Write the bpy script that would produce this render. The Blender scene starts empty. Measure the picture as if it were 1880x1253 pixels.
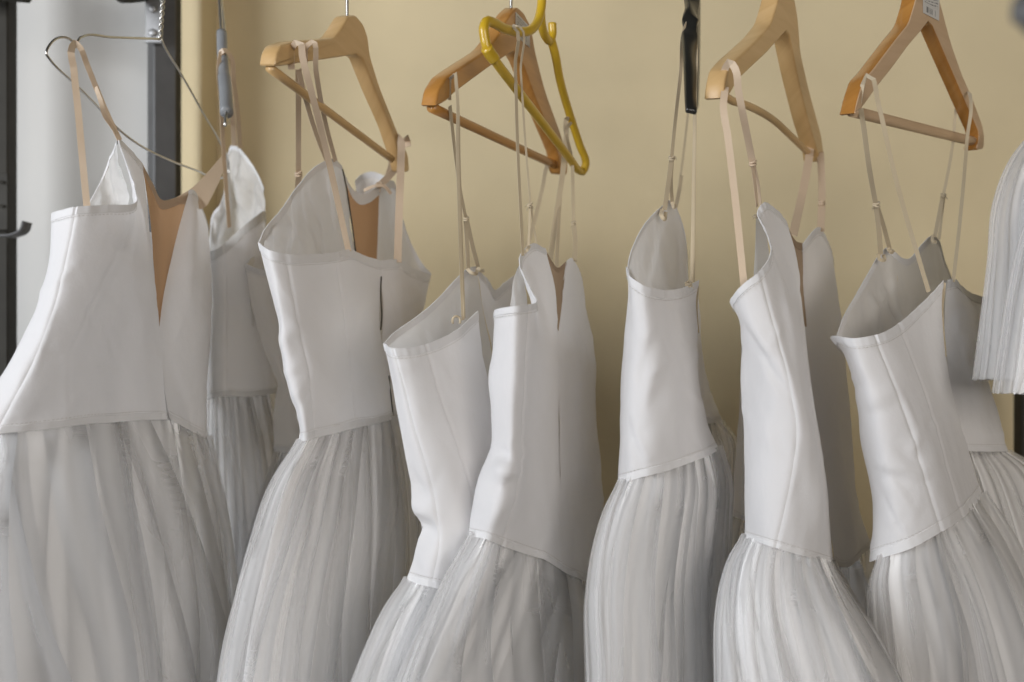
import bpy, math, random
import numpy as np
from mathutils import Vector, Matrix, noise as mnoise

# ------------------------------------------------------------------ camera, world, lamps, exposure
scene = bpy.context.scene
COL = scene.collection
F = 35.0 / 36.0 * 1880.0            # focal length in photograph pixels
cam_data = bpy.data.cameras.new("Camera")
cam_data.lens = 35.0
cam_data.sensor_width = 36.0
cam_data.clip_start = 0.02
cam_data.clip_end = 100.0
cam_data.dof.use_dof = True
cam_data.dof.focus_distance = 1.06
cam_data.dof.aperture_fstop = 3.2
cam = bpy.data.objects.new("Camera", cam_data)
cam.rotation_euler = (math.radians(90), 0, 0)
COL.objects.link(cam)
scene.camera = cam

world = bpy.data.worlds.new("World")
scene.world = world
world.use_nodes = True
bg = world.node_tree.nodes["Background"]
bg.inputs[0].default_value = (1.0, 0.95, 0.89, 1)
bg.inputs[1].default_value = 0.03


def area(name, loc, target, sx, sy, power, color):
    l = bpy.data.lights.new(name, 'AREA')
    l.shape = 'RECTANGLE'
    l.size, l.size_y = sx, sy
    l.energy = power
    l.color = color
    o = bpy.data.objects.new(name, l)
    o.location = loc
    d = Vector(target) - Vector(loc)
    o.rotation_euler = d.to_track_quat('-Z', 'Y').to_euler()
    COL.objects.link(o)
    return o


area("window_light", (-2.2, -0.8, 0.55), (0.0, 1.25, 0.05), 1.7, 1.4, 62, (0.91, 0.945, 1.0))
area("fill_light", (1.25, -1.8, 0.34), (0.1, 1.5, 0.05), 2.2, 1.3, 31, (1.0, 0.93, 0.86))  # added fill lamp with no visible source, lifts the shaded faces

scene.view_settings.view_transform = 'Standard'
scene.view_settings.look = 'None'
scene.view_settings.exposure = 0.44
scene.view_settings.gamma = 1.0
scene.cycles.use_denoising = True
scene.cycles.max_bounces = 9
scene.cycles.diffuse_bounces = 7
scene.cycles.glossy_bounces = 3
scene.cycles.transmission_bounces = 4
scene.cycles.transparent_max_bounces = 14
scene.cycles.use_adaptive_sampling = True
scene.cycles.adaptive_threshold = 0.05

rnd = random.Random(7)


# ------------------------------------------------------------------ materials
def new_mat(name):
    m = bpy.data.materials.new(name)
    m.use_nodes = True
    nt = m.node_tree
    return m, nt, nt.nodes["Principled BSDF"], nt.nodes["Material Output"]


def N(nt, kind, **kw):
    n = nt.nodes.new(kind)
    for k, v in kw.items():
        if k in n.inputs:
            n.inputs[k].default_value = v
        else:
            setattr(n, k, v)
    return n


def ramp(nt, fac, stops):
    r = nt.nodes.new("ShaderNodeValToRGB")
    els = r.color_ramp.elements
    while len(els) < len(stops):
        els.new(0.5)
    for e, (p, c) in zip(els, stops):
        e.position = p
        e.color = (c[0], c[1], c[2], 1)
    nt.links.new(fac, r.inputs[0])
    return r


def fabric_mat(name, c1, c2, rough=0.6, sheen=0.25, weave=1400, bump=0.12, spec=0.25, through=0.0):
    m, nt, p, out = new_mat(name)
    tc = N(nt, "ShaderNodeTexCoord")
    n1 = N(nt, "ShaderNodeTexNoise", Scale=9.0, Detail=4.0)
    n3 = N(nt, "ShaderNodeTexNoise", Scale=130.0, Detail=4.0)
    for n in (n1, n3):
        nt.links.new(tc.outputs["Object"], n.inputs["Vector"])
    r = ramp(nt, n1.outputs[0], [(0.3, c1), (0.72, c2)])
    nt.links.new(r.outputs[0], p.inputs["Base Color"])
    b2 = N(nt, "ShaderNodeBump", Strength=0.45, Distance=0.0010)
    nt.links.new(n3.outputs[0], b2.inputs["Height"])
    nt.links.new(b2.outputs[0], p.inputs["Normal"])
    p.inputs["Roughness"].default_value = rough
    p.inputs["Sheen Weight"].default_value = sheen
    p.inputs["Specular IOR Level"].default_value = spec
    if through:
        t = N(nt, "ShaderNodeBsdfTranslucent", Color=(*c2, 1))
        mx = N(nt, "ShaderNodeMixShader")
        mx.inputs[0].default_value = through
        nt.links.new(p.outputs[0], mx.inputs[1])
        nt.links.new(t.outputs[0], mx.inputs[2])
        nt.links.new(mx.outputs[0], out.inputs[0])
    return m


def tulle_mat(name, lo, hi, color=(0.97, 0.965, 0.96)):
    """fine net: streaky coverage, part reflecting, part letting light through"""
    m = bpy.data.materials.new(name)
    m.use_nodes = True
    nt = m.node_tree
    nt.nodes.clear()
    out = N(nt, "ShaderNodeOutputMaterial")
    uv = N(nt, "ShaderNodeUVMap")
    mp1 = N(nt, "ShaderNodeMapping")
    mp1.inputs["Scale"].default_value = (60, 0.8, 1)
    nt.links.new(uv.outputs[0], mp1.inputs[0])
    n1 = N(nt, "ShaderNodeTexNoise", Scale=1.0, Detail=1.0)
    n1.noise_dimensions = '2D'
    nt.links.new(mp1.outputs[0], n1.inputs["Vector"])
    mr = N(nt, "ShaderNodeMapRange")
    mr.inputs[1].default_value = 0.32
    mr.inputs[2].default_value = 0.72
    mr.inputs[3].default_value = lo
    mr.inputs[4].default_value = hi
    nt.links.new(n1.outputs[0], mr.inputs[0])
    d = N(nt, "ShaderNodeBsdfDiffuse", Color=(*color, 1))
    t = N(nt, "ShaderNodeBsdfTranslucent", Color=(*color, 1))
    mx = N(nt, "ShaderNodeMixShader")
    mx.inputs[0].default_value = 0.0 if hi >= 1.0 else 0.42
    nt.links.new(d.outputs[0], mx.inputs[1])
    nt.links.new(t.outputs[0], mx.inputs[2])
    if hi >= 1.0:
        nt.links.new(mx.outputs[0], out.inputs[0])
        return m
    tr = N(nt, "ShaderNodeBsdfTransparent")
    m2 = N(nt, "ShaderNodeMixShader")
    nt.links.new(mr.outputs[0], m2.inputs[0])
    nt.links.new(tr.outputs[0], m2.inputs[1])
    nt.links.new(mx.outputs[0], m2.inputs[2])
    nt.links.new(m2.outputs[0], out.inputs[0])
    return m


def wood_mat(name, c1, c2, c3, coat=0.35, rough=0.38):
    m, nt, p, out = new_mat(name)
    uv = N(nt, "ShaderNodeUVMap")
    mp = N(nt, "ShaderNodeMapping")
    mp.inputs["Scale"].default_value = (7, 90, 1)
    nt.links.new(uv.outputs[0], mp.inputs[0])
    n1 = N(nt, "ShaderNodeTexNoise", Scale=1.0, Detail=5.0, Distortion=0.6)
    nt.links.new(mp.outputs[0], n1.inputs["Vector"])
    mp2 = N(nt, "ShaderNodeMapping")
    mp2.inputs["Scale"].default_value = (3, 9, 1)
    nt.links.new(uv.outputs[0], mp2.inputs[0])
    n2 = N(nt, "ShaderNodeTexNoise", Scale=1.0, Detail=3.0)
    nt.links.new(mp2.outputs[0], n2.inputs["Vector"])
    mixv = N(nt, "ShaderNodeMath", operation='MULTIPLY_ADD')
    mixv.inputs[1].default_value = 0.55
    nt.links.new(n1.outputs[0], mixv.inputs[0])
    h = N(nt, "ShaderNodeMath", operation='MULTIPLY')
    h.inputs[1].default_value = 0.45
    nt.links.new(n2.outputs[0], h.inputs[0])
    nt.links.new(h.outputs[0], mixv.inputs[2])
    r = ramp(nt, mixv.outputs[0], [(0.3, c1), (0.5, c2), (0.7, c3)])
    nt.links.new(r.outputs[0], p.inputs["Base Color"])
    b = N(nt, "ShaderNodeBump", Strength=0.12, Distance=0.0006)
    nt.links.new(n1.outputs[0], b.inputs["Height"])
    nt.links.new(b.outputs[0], p.inputs["Normal"])
    p.inputs["Roughness"].default_value = rough
    p.inputs["Coat Weight"].default_value = coat
    p.inputs["Coat Roughness"].default_value = 0.22
    return m


def plain_mat(name, c, rough=0.5, metal=0.0, coat=0.0, vary=0.12, scale=30, bump=0.05, spec=0.5):
    m, nt, p, out = new_mat(name)
    tc = N(nt, "ShaderNodeTexCoord")
    n = N(nt, "ShaderNodeTexNoise", Scale=float(scale), Detail=5.0)
    nt.links.new(tc.outputs["Object"], n.inputs["Vector"])
    lo = [x * (1 - vary) for x in c]
    hi = [min(1, x * (1 + vary)) for x in c]
    r = ramp(nt, n.outputs[0], [(0.3, lo), (0.7, hi)])
    nt.links.new(r.outputs[0], p.inputs["Base Color"])
    b = N(nt, "ShaderNodeBump", Strength=bump, Distance=0.001)
    nt.links.new(n.outputs[0], b.inputs["Height"])
    nt.links.new(b.outputs[0], p.inputs["Normal"])
    p.inputs["Roughness"].default_value = rough
    p.inputs["Metallic"].default_value = metal
    p.inputs["Coat Weight"].default_value = coat
    p.inputs["Specular IOR Level"].default_value = spec
    return m


def sticker_mat(name):
    """white paper label: grey print lines above, bar code below (UV 0..1)"""
    m, nt, p, out = new_mat(name)
    uv = N(nt, "ShaderNodeUVMap")
    sep = N(nt, "ShaderNodeSeparateXYZ")
    nt.links.new(uv.outputs[0], sep.inputs[0])

    def mth(op, a, b=None, c=None):
        n = N(nt, "ShaderNodeMath", operation=op)
        for i, x in enumerate((a, b, c)):
            if x is None:
                continue
            if isinstance(x, (int, float)):
                n.inputs[i].default_value = x
            else:
                nt.links.new(x, n.inputs[i])
        return n.outputs[0]
    X, Y = sep.outputs[0], sep.outputs[1]
    wn = N(nt, "ShaderNodeTexWhiteNoise", noise_dimensions='1D')
    nt.links.new(mth('FLOOR', mth('MULTIPLY', X, 34.0)), wn.inputs["W"])
    bars = mth('GREATER_THAN', wn.outputs[0], 0.5)
    inbar = mth('MULTIPLY', mth('GREATER_THAN', Y, 0.10), mth('LESS_THAN', Y, 0.36))
    inx = mth('MULTIPLY', mth('GREATER_THAN', X, 0.2), mth('LESS_THAN', X, 0.84))
    code = mth('MULTIPLY', mth('MULTIPLY', bars, inbar), inx)
    lines = mth('GREATER_THAN', mth('FRACT', mth('MULTIPLY', Y, 9.0)), 0.55)
    wn2 = N(nt, "ShaderNodeTexNoise", Scale=1.0, Detail=1.0)
    mp = N(nt, "ShaderNodeMapping")
    mp.inputs["Scale"].default_value = (26, 9, 1)
    nt.links.new(uv.outputs[0], mp.inputs[0])
    nt.links.new(mp.outputs[0], wn2.inputs["Vector"])
    words = mth('GREATER_THAN', wn2.outputs[0], 0.47)
    txt = mth('MULTIPLY', mth('MULTIPLY', mth('MULTIPLY', lines, words), mth('GREATER_THAN', Y, 0.44)),
              mth('MULTIPLY', mth('LESS_THAN', Y, 0.93), mth('MULTIPLY', mth('GREATER_THAN', X, 0.1), mth('LESS_THAN', X, 0.9))))
    ink = mth('MAXIMUM', code, txt)
    r = ramp(nt, ink, [(0.0, (0.66, 0.65, 0.62)), (1.0, (0.22, 0.22, 0.22))])
    nt.links.new(r.outputs[0], p.inputs["Base Color"])
    p.inputs["Roughness"].default_value = 0.6
    return m


WHITE = fabric_mat("white_crepe", (0.81, 0.80, 0.80), (0.86, 0.85, 0.85), rough=0.78, spec=0.12, sheen=0.1, through=0.25)
LINING = fabric_mat("white_lining", (0.74, 0.735, 0.72), (0.80, 0.79, 0.77), rough=0.6, spec=0.2, weave=900, through=0.42)
BIND = fabric_mat("white_binding", (0.68, 0.672, 0.668), (0.73, 0.722, 0.718), rough=0.78, spec=0.12, weave=800, bump=0.2)
NUDE = fabric_mat("nude_mesh_cloth", (0.50, 0.305, 0.165), (0.57, 0.36, 0.205), rough=0.8, sheen=0.05, spec=0.1, weave=1800, through=0.35)
NUDE_SHADED = fabric_mat("shaded_nude_mesh_cloth", (0.36, 0.265, 0.18), (0.42, 0.31, 0.215), rough=0.8, sheen=0.05, spec=0.1, weave=1800, through=0.2)  # nude mesh again, with the shade on the F and H inserts painted in
NUDEBAND = fabric_mat("nude_band", (0.58, 0.44, 0.30), (0.64, 0.50, 0.36), rough=0.8, spec=0.1, through=0.4)
SATIN = fabric_mat("beige_satin_ribbon", (0.56, 0.43, 0.30), (0.63, 0.50, 0.365), rough=0.42, sheen=0.1, spec=0.4, weave=1600)
ELASTIC = fabric_mat("ecru_elastic_cord", (0.47, 0.385, 0.255), (0.55, 0.46, 0.32), rough=0.6, weave=2000, bump=0.3)
TULLE = tulle_mat("tulle_net", 0.23, 0.33)
TULLE_IN = tulle_mat("tulle_underskirt", 0.9, 1.0, (0.93, 0.925, 0.92))
WOOD_PALE = wood_mat("pale_beech", (0.52, 0.325, 0.135), (0.59, 0.385, 0.17), (0.66, 0.45, 0.22))
WOOD_ORANGE = wood_mat("orange_varnished_wood", (0.38, 0.165, 0.03), (0.47, 0.22, 0.05), (0.54, 0.27, 0.075), coat=0.6, rough=0.3)
WOOD_EDGE = wood_mat("amber_varnish_edge", (0.33, 0.14, 0.025), (0.42, 0.19, 0.042), (0.49, 0.24, 0.06), coat=0.8, rough=0.2)
WOOD_PINK = wood_mat("bare_pinkish_wood", (0.53, 0.36, 0.21), (0.60, 0.42, 0.26), (0.67, 0.48, 0.31), coat=0.1, rough=0.5)
STEEL = plain_mat("bright_steel_wire", (0.62, 0.61, 0.58), rough=0.28, metal=1.0)
DARKSTEEL = plain_mat("dark_painted_steel", (0.042, 0.039, 0.032), rough=0.6, spec=0.2)
GREYSTEEL = plain_mat("grey_steel", (0.11, 0.11, 0.11), rough=0.5, metal=0.1, spec=0.35)
PLATE = plain_mat("bracket_plate_steel", (0.34, 0.34, 0.34), rough=0.4, metal=0.5)
YELLOW = plain_mat("yellow_plastic", (0.56, 0.36, 0.02), rough=0.32, coat=0.3, vary=0.05)
BLACK = plain_mat("black_plastic", (0.016, 0.016, 0.014), rough=0.3, coat=0.2)
GREYFOAM = plain_mat("grey_plastic_sleeve", (0.24, 0.25, 0.26), rough=0.4, vary=0.06)
WALL = plain_mat("cream_wall_paint", (0.72, 0.605, 0.385), rough=0.8, vary=0.07, scale=3.2, bump=0.25, spec=0.2)
BOARD = plain_mat("white_board_paint", (0.60, 0.59, 0.56), rough=0.6, vary=0.025, scale=2.5, bump=0.02, spec=0.3)
STICKER = sticker_mat("paper_sticker")
THREAD = plain_mat("sewing_thread", (0.62, 0.60, 0.57), rough=0.8)
GAP_SHADE_AND_EDGE = plain_mat("gap_shade_and_insert_edge", (0.07, 0.062, 0.052), rough=0.8, spec=0.1)  # painted shade for D's zip gap, also the insert's dark edge


# ------------------------------------------------------------------ helpers
def W(px, py, d):
    """a point seen at photograph pixel (px, py), d metres in front of the camera"""
    return Vector(((px - 940.0) / F * d, d, (626.5 - py) / F * d))


def Wn(a):
    a = np.asarray(a, dtype=float)
    return np.stack([(a[..., 0] - 940.0) / F * a[..., 2], a[..., 2], (626.5 - a[..., 1]) / F * a[..., 2]], axis=-1)


def thing(name, label, cat, loc, group=None):
    o = bpy.data.objects.new(name, None)
    o.empty_display_size = 0.05
    o.location = loc
    o["label"] = label
    o["category"] = cat
    if group:
        o["group"] = group
    COL.objects.link(o)
    return o


def adopt(o, parent):
    """parent a part whose mesh is in world coordinates"""
    if parent is not None:
        base = parent
        off = Vector((0, 0, 0))
        while base is not None:
            off += base.location
            base = base.parent
        o.parent = parent
        o.matrix_parent_inverse = Matrix.Translation(-off) if parent.parent is None else Matrix.Identity(4)
    return o


def mesh_obj(name, verts, faces, mat, parent=None, smooth=True, uvs=None, kind=None):
    me = bpy.data.meshes.new(name)
    me.from_pydata([tuple(v) for v in verts], [], [tuple(f) for f in faces])
    if smooth:
        me.polygons.foreach_set("use_smooth", [True] * len(me.polygons))
    if uvs is not None:
        ul = me.uv_layers.new(name="UVMap")
        li = np.empty(len(me.loops), dtype=np.int32)
        me.loops.foreach_get("vertex_index", li)
        ul.data.foreach_set("uv", np.asarray(uvs, dtype=np.float32)[li].ravel())
    if mat:
        me.materials.append(mat)
    me.update()
    o = bpy.data.objects.new(name, me)
    COL.objects.link(o)
    adopt(o, parent)
    if kind:
        o["kind"] = kind
    return o


def grid_faces(nr, nc, closed=False):
    i = np.arange(nr - 1)[:, None] * nc
    j = np.arange(nc if closed else nc - 1)[None, :]
    j2 = (j + 1) % nc
    f = np.stack([i + j, i + j2, i + nc + j2, i + nc + j], axis=-1)
    return f.reshape(-1, 4)


def grid_obj(name, P, mat, parent, closed=False, uv=None):
    """fast grid mesh, P shaped (rows, cols, 3)"""
    nr, nc = P.shape[:2]
    faces = grid_faces(nr, nc, closed).astype(np.int32)
    me = bpy.data.meshes.new(name)
    me.vertices.add(nr * nc)
    me.vertices.foreach_set("co", P.reshape(-1).astype(np.float32))
    me.loops.add(len(faces) * 4)
    me.loops.foreach_set("vertex_index", faces.ravel())
    me.polygons.add(len(faces))
    me.polygons.foreach_set("loop_start", np.arange(len(faces), dtype=np.int32) * 4)
    me.polygons.foreach_set("use_smooth", np.ones(len(faces), dtype=bool))
    if uv is not None:
        ul = me.uv_layers.new(name="UVMap")
        ul.data.foreach_set("uv", uv.reshape(-1, 2)[faces.ravel()].astype(np.float32).ravel())
    me.materials.append(mat)
    me.update(calc_edges=True)
    me.validate()
    o = bpy.data.objects.new(name, me)
    COL.objects.link(o)
    adopt(o, parent)
    return o


def cr(pts, ts, knots=None, tension=1.0):
    """interpolating cubic (finite-difference tangents) through pts at parameters ts in 0..1"""
    p = np.asarray(pts, dtype=float)
    n = len(p)
    if n == 1:
        return np.repeat(p, len(ts), axis=0)
    if knots is None:
        seg = np.linalg.norm(np.diff(p[:, :2], axis=0), axis=1) + 1e-6
        knots = np.concatenate([[0], np.cumsum(seg)])
        knots = knots / knots[-1]
    k = np.asarray(knots, dtype=float)
    h = np.diff(k)
    dl = np.diff(p, axis=0) / h[:, None]
    m = np.empty_like(p)
    m[0], m[-1] = dl[0], dl[-1]
    for i in range(1, n - 1):
        m[i] = (dl[i - 1] * h[i] + dl[i] * h[i - 1]) / (h[i] + h[i - 1])
    m *= tension
    ts = np.clip(np.asarray(ts, dtype=float), 0, 1)
    idx = np.clip(np.searchsorted(k, ts, side='right') - 1, 0, n - 2)
    u = ((ts - k[idx]) / h[idx])[:, None]
    hh = h[idx][:, None]
    h00 = 2 * u**3 - 3 * u**2 + 1
    h10 = u**3 - 2 * u**2 + u
    h01 = -2 * u**3 + 3 * u**2
    h11 = u**3 - u**2
    return h00 * p[idx] + h10 * hh * m[idx] + h01 * p[idx + 1] + h11 * hh * m[idx + 1]


def sweep(name, pts, prof, mat, parent, up=None, widths=None, caps=True, twist=None, uvscale=None):
    """sweep profile (list of (side, up) metres) along world points"""
    P = [Vector(p) for p in pts]
    n = len(P)
    verts, uvs = [], []
    prev_side = None
    dist = 0.0
    for i in range(n):
        t = (P[min(i + 1, n - 1)] - P[max(i - 1, 0)]).normalized()
        u = Vector(up) if up is not None else (P[i] * -1).normalized()
        side = t.cross(u)
        if side.length < 1e-4:
            side = prev_side or Vector((1, 0, 0))
        side.normalize()
        if prev_side is not None and side.dot(prev_side) < 0 and up is None:
            side = -side
        prev_side = side
        nrm = side.cross(t).normalized()
        if twist is not None:
            a = twist[i]
            side, nrm = side * math.cos(a) + nrm * math.sin(a), nrm * math.cos(a) - side * math.sin(a)
        w = widths[i] if widths is not None else 1.0
        if i:
            dist += (P[i] - P[i - 1]).length
        for j, (a, b) in enumerate(prof):
            verts.append(P[i] + side * (a * w) + nrm * (b * w))
            uvs.append((dist, j / len(prof) * 0.05))
    m = len(prof)
    faces = [tuple(f) for f in grid_faces(n, m, True)]
    if caps:
        faces.append(tuple(range(m - 1, -1, -1)))
        faces.append(tuple((n - 1) * m + j for j in range(m)))
    return mesh_obj(name, verts, faces, mat, parent, uvs=uvs)


def circle(r, n=10, flat=1.0):
    return [(r * math.cos(2 * math.pi * i / n), r * flat * math.sin(2 * math.pi * i / n)) for i in range(n)]


def smooth_px(pts, n):
    return [Vector(p) for p in Wn(cr(pts, np.linspace(0, 1, n)))]


def tube(name, pts, r, mat, parent, n=60, sides=10, flat=1.0, widths=None, up=None):
    return sweep(name, smooth_px(pts, n), circle(r, sides, flat), mat, parent, widths=widths, up=up)


def strap(parent, pts, wpx, mat=None, tw=0.0, tw2=None, n=28, thick=0.00028, name="strap", wob=0.0):
    """flat ribbon or elastic; wpx = width in photograph pixels"""
    d = sum(p[2] for p in pts) / len(pts)
    w = wpx * d / F
    if w < 0.0017:
        prof = circle(w / 2, 8, 0.5)
    else:
        prof = [(-w / 2, -thick), (w / 2, -thick), (w / 2, thick), (-w / 2, thick)]
    if tw2 is None:
        tw2 = tw
    P = smooth_px(pts, n)
    if wob:
        ph = rnd.random() * 6
        for i, p in enumerate(P):
            p.x += wob * math.sin(i * 0.5 + ph) * math.sin(math.pi * i / (n - 1))
    o = sweep(name, P, prof, mat or SATIN, parent, twist=[tw + (tw2 - tw) * i / (n - 1) for i in range(n)])
    if w >= 0.0017:
        es = o.modifiers.new("split", 'EDGE_SPLIT')
        es.split_angle = math.radians(35)
    if name == "strap":
        LAST[parent.name] = o
    return o


def knot(parent, px, py, d, r=0.0035, mat=None, name="knot", fray=4):
    """small tied knot: two crossing turns and loose ends"""
    c = W(px, py, d)
    r *= 0.72
    verts, faces = [], []

    def add(path, rad):
        b = len(verts)
        for i, p in enumerate(path):
            t = (path[min(i + 1, len(path) - 1)] - path[max(i - 1, 0)]).normalized()
            s = t.cross(Vector((0.3, 0.5, 0.8))).normalized()
            q = t.cross(s)
            for k in range(6):
                a = k * math.pi / 3
                verts.append(p + s * (rad * math.cos(a)) + q * (rad * math.sin(a)))
        for f in grid_faces(len(path), 6, True):
            faces.append(tuple(int(x) + b for x in f))
    for j in range(2):
        ang = rnd.uniform(-0.5, 0.5) + j * 0.5
        path = []
        for i in range(13):
            a = 2 * math.pi * i / 12
            path.append(c + Vector((r * math.cos(a), r * math.sin(a), r * 0.5 * math.sin(a + ang) + (j - 0.5) * r * 0.9)))
        add(path, r * 0.42)
    for k in range(fray):
        dr = Vector((rnd.uniform(-1, 1), rnd.uniform(-0.6, 0.3), rnd.uniform(-0.7, 0.9))).normalized()
        add([c + dr * (r * 0.6), c + dr * (r * 1.7) + Vector((0, 0, -0.0006)), c + dr * (r * 2.4) + Vector((0, 0, -0.002))], r * 0.13)
    host = LAST.get(parent.name, parent)
    return mesh_obj(name, verts, faces, mat or ELASTIC, host)


LAST = {}


def loop_ring(parent, px, py, d, r=0.0035, name="strap_loop"):
    """short fabric loop the strap is threaded through"""
    c = W(px, py, d)
    P = []
    for i in range(15):
        a = math.pi * (-0.15 + 1.3 * i / 14)
        P.append(c + Vector((r * math.cos(a), -0.002 + 0.0016 * math.sin(2 * a), r * 1.25 * math.sin(a))))
    return sweep(name, P, circle(0.0013, 7), ELASTIC, parent)


# ------------------------------------------------------------------ cloth sheet through measured columns
def wrinkle_field(px, py, wr):
    z = np.zeros_like(px)
    for (x0, y0, x1, y1, w, amp) in wr:
        dx, dy = x1 - x0, y1 - y0
        L2 = dx * dx + dy * dy
        t = ((px - x0) * dx + (py - y0) * dy) / L2
        tc = np.clip(t, 0, 1)
        dist2 = (px - x0 - tc * dx)**2 + (py - y0 - tc * dy)**2
        taper = np.clip(np.sin(np.pi * np.clip(tc, 0.04, 0.96)), 0, 1)**0.6
        z += amp * 0.001 * np.exp(-dist2 / (w * w)) * taper
    return z


def sheet(parent, cols, name="bodice_panel", mat=None, seams=(), wr=(), nv=46, du=4.5, crumple=0.0012,
          crumple_scale=22.0, binding=True, waist=False, bind_h=0.0075, seam_depth=0.0011, thickness=0.0013,
          bind_mat=None, bind_name="top_binding", waist_name="waist_band", seed=0, tension=1.0, waist_h=0.007):
    """cols: list of columns, each a list of (px, py, depth) from the top edge down; panels are cut at the seams"""
    mat = mat or WHITE
    tv = np.linspace(0, 1, nv)
    C = np.stack([cr(c, tv) for c in cols])                     # (ncol, nv, 3)
    ncol = len(cols)
    seg = np.maximum(np.mean(np.linalg.norm(np.diff(Wn(C), axis=0), axis=2), axis=1), 0.003)
    knots = np.concatenate([[0], np.cumsum(seg)])
    knots = knots / knots[-1]
    nseg = [max(4, int(s * F / du)) for s in seg]
    us = [0.0]
    for i, n in enumerate(nseg):
        us += list(knots[i] + (knots[i + 1] - knots[i]) * np.arange(1, n + 1) / n)
    us = np.array(us)
    G = np.stack([cr(C[:, r], us, knots, tension) for r in range(nv)])   # (nv, nu, 3) px space
    Pw = Wn(G)
    dv = np.gradient(Pw, axis=0)
    duv = np.gradient(Pw, axis=1)
    nrm = np.cross(duv, dv)
    nrm /= np.linalg.norm(nrm, axis=2, keepdims=True) + 1e-12
    if np.mean(np.sum(nrm * Pw, axis=2)) > 0:
        nrm = -nrm                                              # faces the camera on average
    width = knots * np.sum(seg)
    uw = us * np.sum(seg)
    auto = []
    if name == "bodice_panel":
        rw = random.Random(seed * 17 + 3)
        x0, x1, y0, y1 = G[..., 0].min(), G[..., 0].max(), G[..., 1].min(), G[..., 1].max()
        for _ in range(int(6 + (y1 - y0) * (x1 - x0) / 6500)):
            ln, an = rw.uniform(28, 95), rw.choice((-1, 1)) * rw.uniform(0.25, 1.25)
            ax, ay = rw.uniform(x0, x1), rw.uniform(y0, y1)
            auto.append((ax, ay, ax + ln * math.cos(an), ay + ln * math.sin(an), rw.uniform(4, 11), rw.choice((-1, 1)) * rw.uniform(0.45, 1.5)))
    disp = 1.2 * wrinkle_field(G[..., 0], G[..., 1], list(wr) + auto)
    sd = Vector((seed * 3.7, seed * 1.3, 0))
    cm = np.empty(disp.shape)
    for r in range(nv):
        for c in range(len(us)):
            q = Vector(Pw[r, c])
            a = mnoise.noise(Vector((q.x, q.y, q.z * 0.55)) * crumple_scale + sd)
            b = mnoise.noise(Vector((q.x * 1.2 + q.z * 0.5, q.y, q.z * 0.8)) * crumple_scale * 2.7 + sd)
            cm[r, c] = a + 0.35 * b
    edge_dist = np.concatenate([[0], np.cumsum(np.mean(np.linalg.norm(np.diff(Pw, axis=0), axis=2), axis=1))])
    disp += 1.7 * crumple * cm * (1 - 0.85 * np.exp(-edge_dist / 0.02))[:, None]
    along = np.concatenate([[0], np.cumsum(np.mean(np.linalg.norm(np.diff(Pw, axis=0), axis=2), axis=1))])
    pu = np.array([mnoise.noise(Vector((u * 120, seed * 5.1, 0))) + 0.6 * mnoise.noise(Vector((u * 260, seed * 2.1, 4))) for u in uw])
    if name == "bodice_panel":
        disp += 0.0009 * pu[None, :] * (np.exp(-along / 0.012) + np.exp(-(along[-1] - along) / 0.016))[:, None]
        pvv = np.array([mnoise.noise(Vector((v * 110, seed * 3.3, 9))) for v in along])
        for s in seams:
            disp += 0.0007 * pvv[:, None] * np.exp(-np.abs(uw - width[s]) / 0.006)[None, :]
    for s in seams:
        disp -= seam_depth * np.exp(-((uw - width[s]) / 0.0014)**2)[None, :]
    Pd = Pw + nrm * disp[..., None]
    cuts = [0] + [int(np.argmin(np.abs(us - knots[s]))) for s in sorted(seams) if 0 < s < ncol - 1] + [len(us) - 1]
    for a, b in zip(cuts[:-1], cuts[1:]):
        if b - a < 1:
            continue
        o = grid_obj(name, Pd[:, a:b + 1], mat, parent)

    def band(row, sgn, h, nm, th, bm):
        p0 = Pd[row]
        nx = Pd[row + (4 if row == 0 else -4)]
        dn = nx - p0
        dn /= np.linalg.norm(dn, axis=1, keepdims=True) + 1e-9
        nn = nrm[row]
        wob = np.array([mnoise.noise(Vector(p) * 60) for p in p0])[:, None]
        hh = h * (1 + 0.10 * wob)
        tt = th * (1 + 0.35 * wob)
        ring = [p0 - dn * 0.0004 + nn * tt * 0.8, p0 + dn * hh * 0.5 + nn * tt * 1.1, p0 + dn * hh + nn * tt * 0.9,
                p0 + dn * (hh + 0.0003) - nn * tt * 0.9, p0 + dn * hh * 0.5 - nn * tt * 1.1, p0 - dn * 0.0004 - nn * tt * 0.8]
        R = np.stack(ring, axis=1)
        o = grid_obj(nm, R, bm, parent, closed=True)
        es = o.modifiers.new("split", 'EDGE_SPLIT')
        es.split_angle = math.radians(40)
        return o
    def stitches(row_from, off, host):
        """thread stitches along an edge, a little inside it"""
        p0 = Pd[row_from]
        step = 4 if row_from == 0 else -4
        dn = Pd[row_from + step] - p0
        dn /= np.linalg.norm(dn, axis=1, keepdims=True) + 1e-9
        line = p0 + dn * off + nrm[row_from] * 0.0009
        cum = np.concatenate([[0], np.cumsum(np.linalg.norm(np.diff(line, axis=0), axis=1))])
        vs, fs = [], []
        t = 0.002
        while t < cum[-1] - 0.003:
            a = np.array([np.interp(t, cum, line[:, q]) for q in range(3)])
            b = np.array([np.interp(t + 0.0024, cum, line[:, q]) for q in range(3)])
            i = min(len(cum) - 1, int(np.searchsorted(cum, t)))
            w, n_ = dn[i] * 0.00035, nrm[row_from][i] * 0.0005
            k0 = len(vs)
            vs += [a + w, a - w, b - w, b + w, (a * 0.8 + b * 0.2) + n_, (a * 0.2 + b * 0.8) + n_]
            fs += [(k0, k0 + 3, k0 + 5, k0 + 4), (k0 + 1, k0 + 4, k0 + 5, k0 + 2), (k0, k0 + 4, k0 + 1), (k0 + 3, k0 + 2, k0 + 5)]
            t += 0.0041
        mesh_obj("stitching", vs, fs, THREAD, host, kind="stuff")
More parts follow.
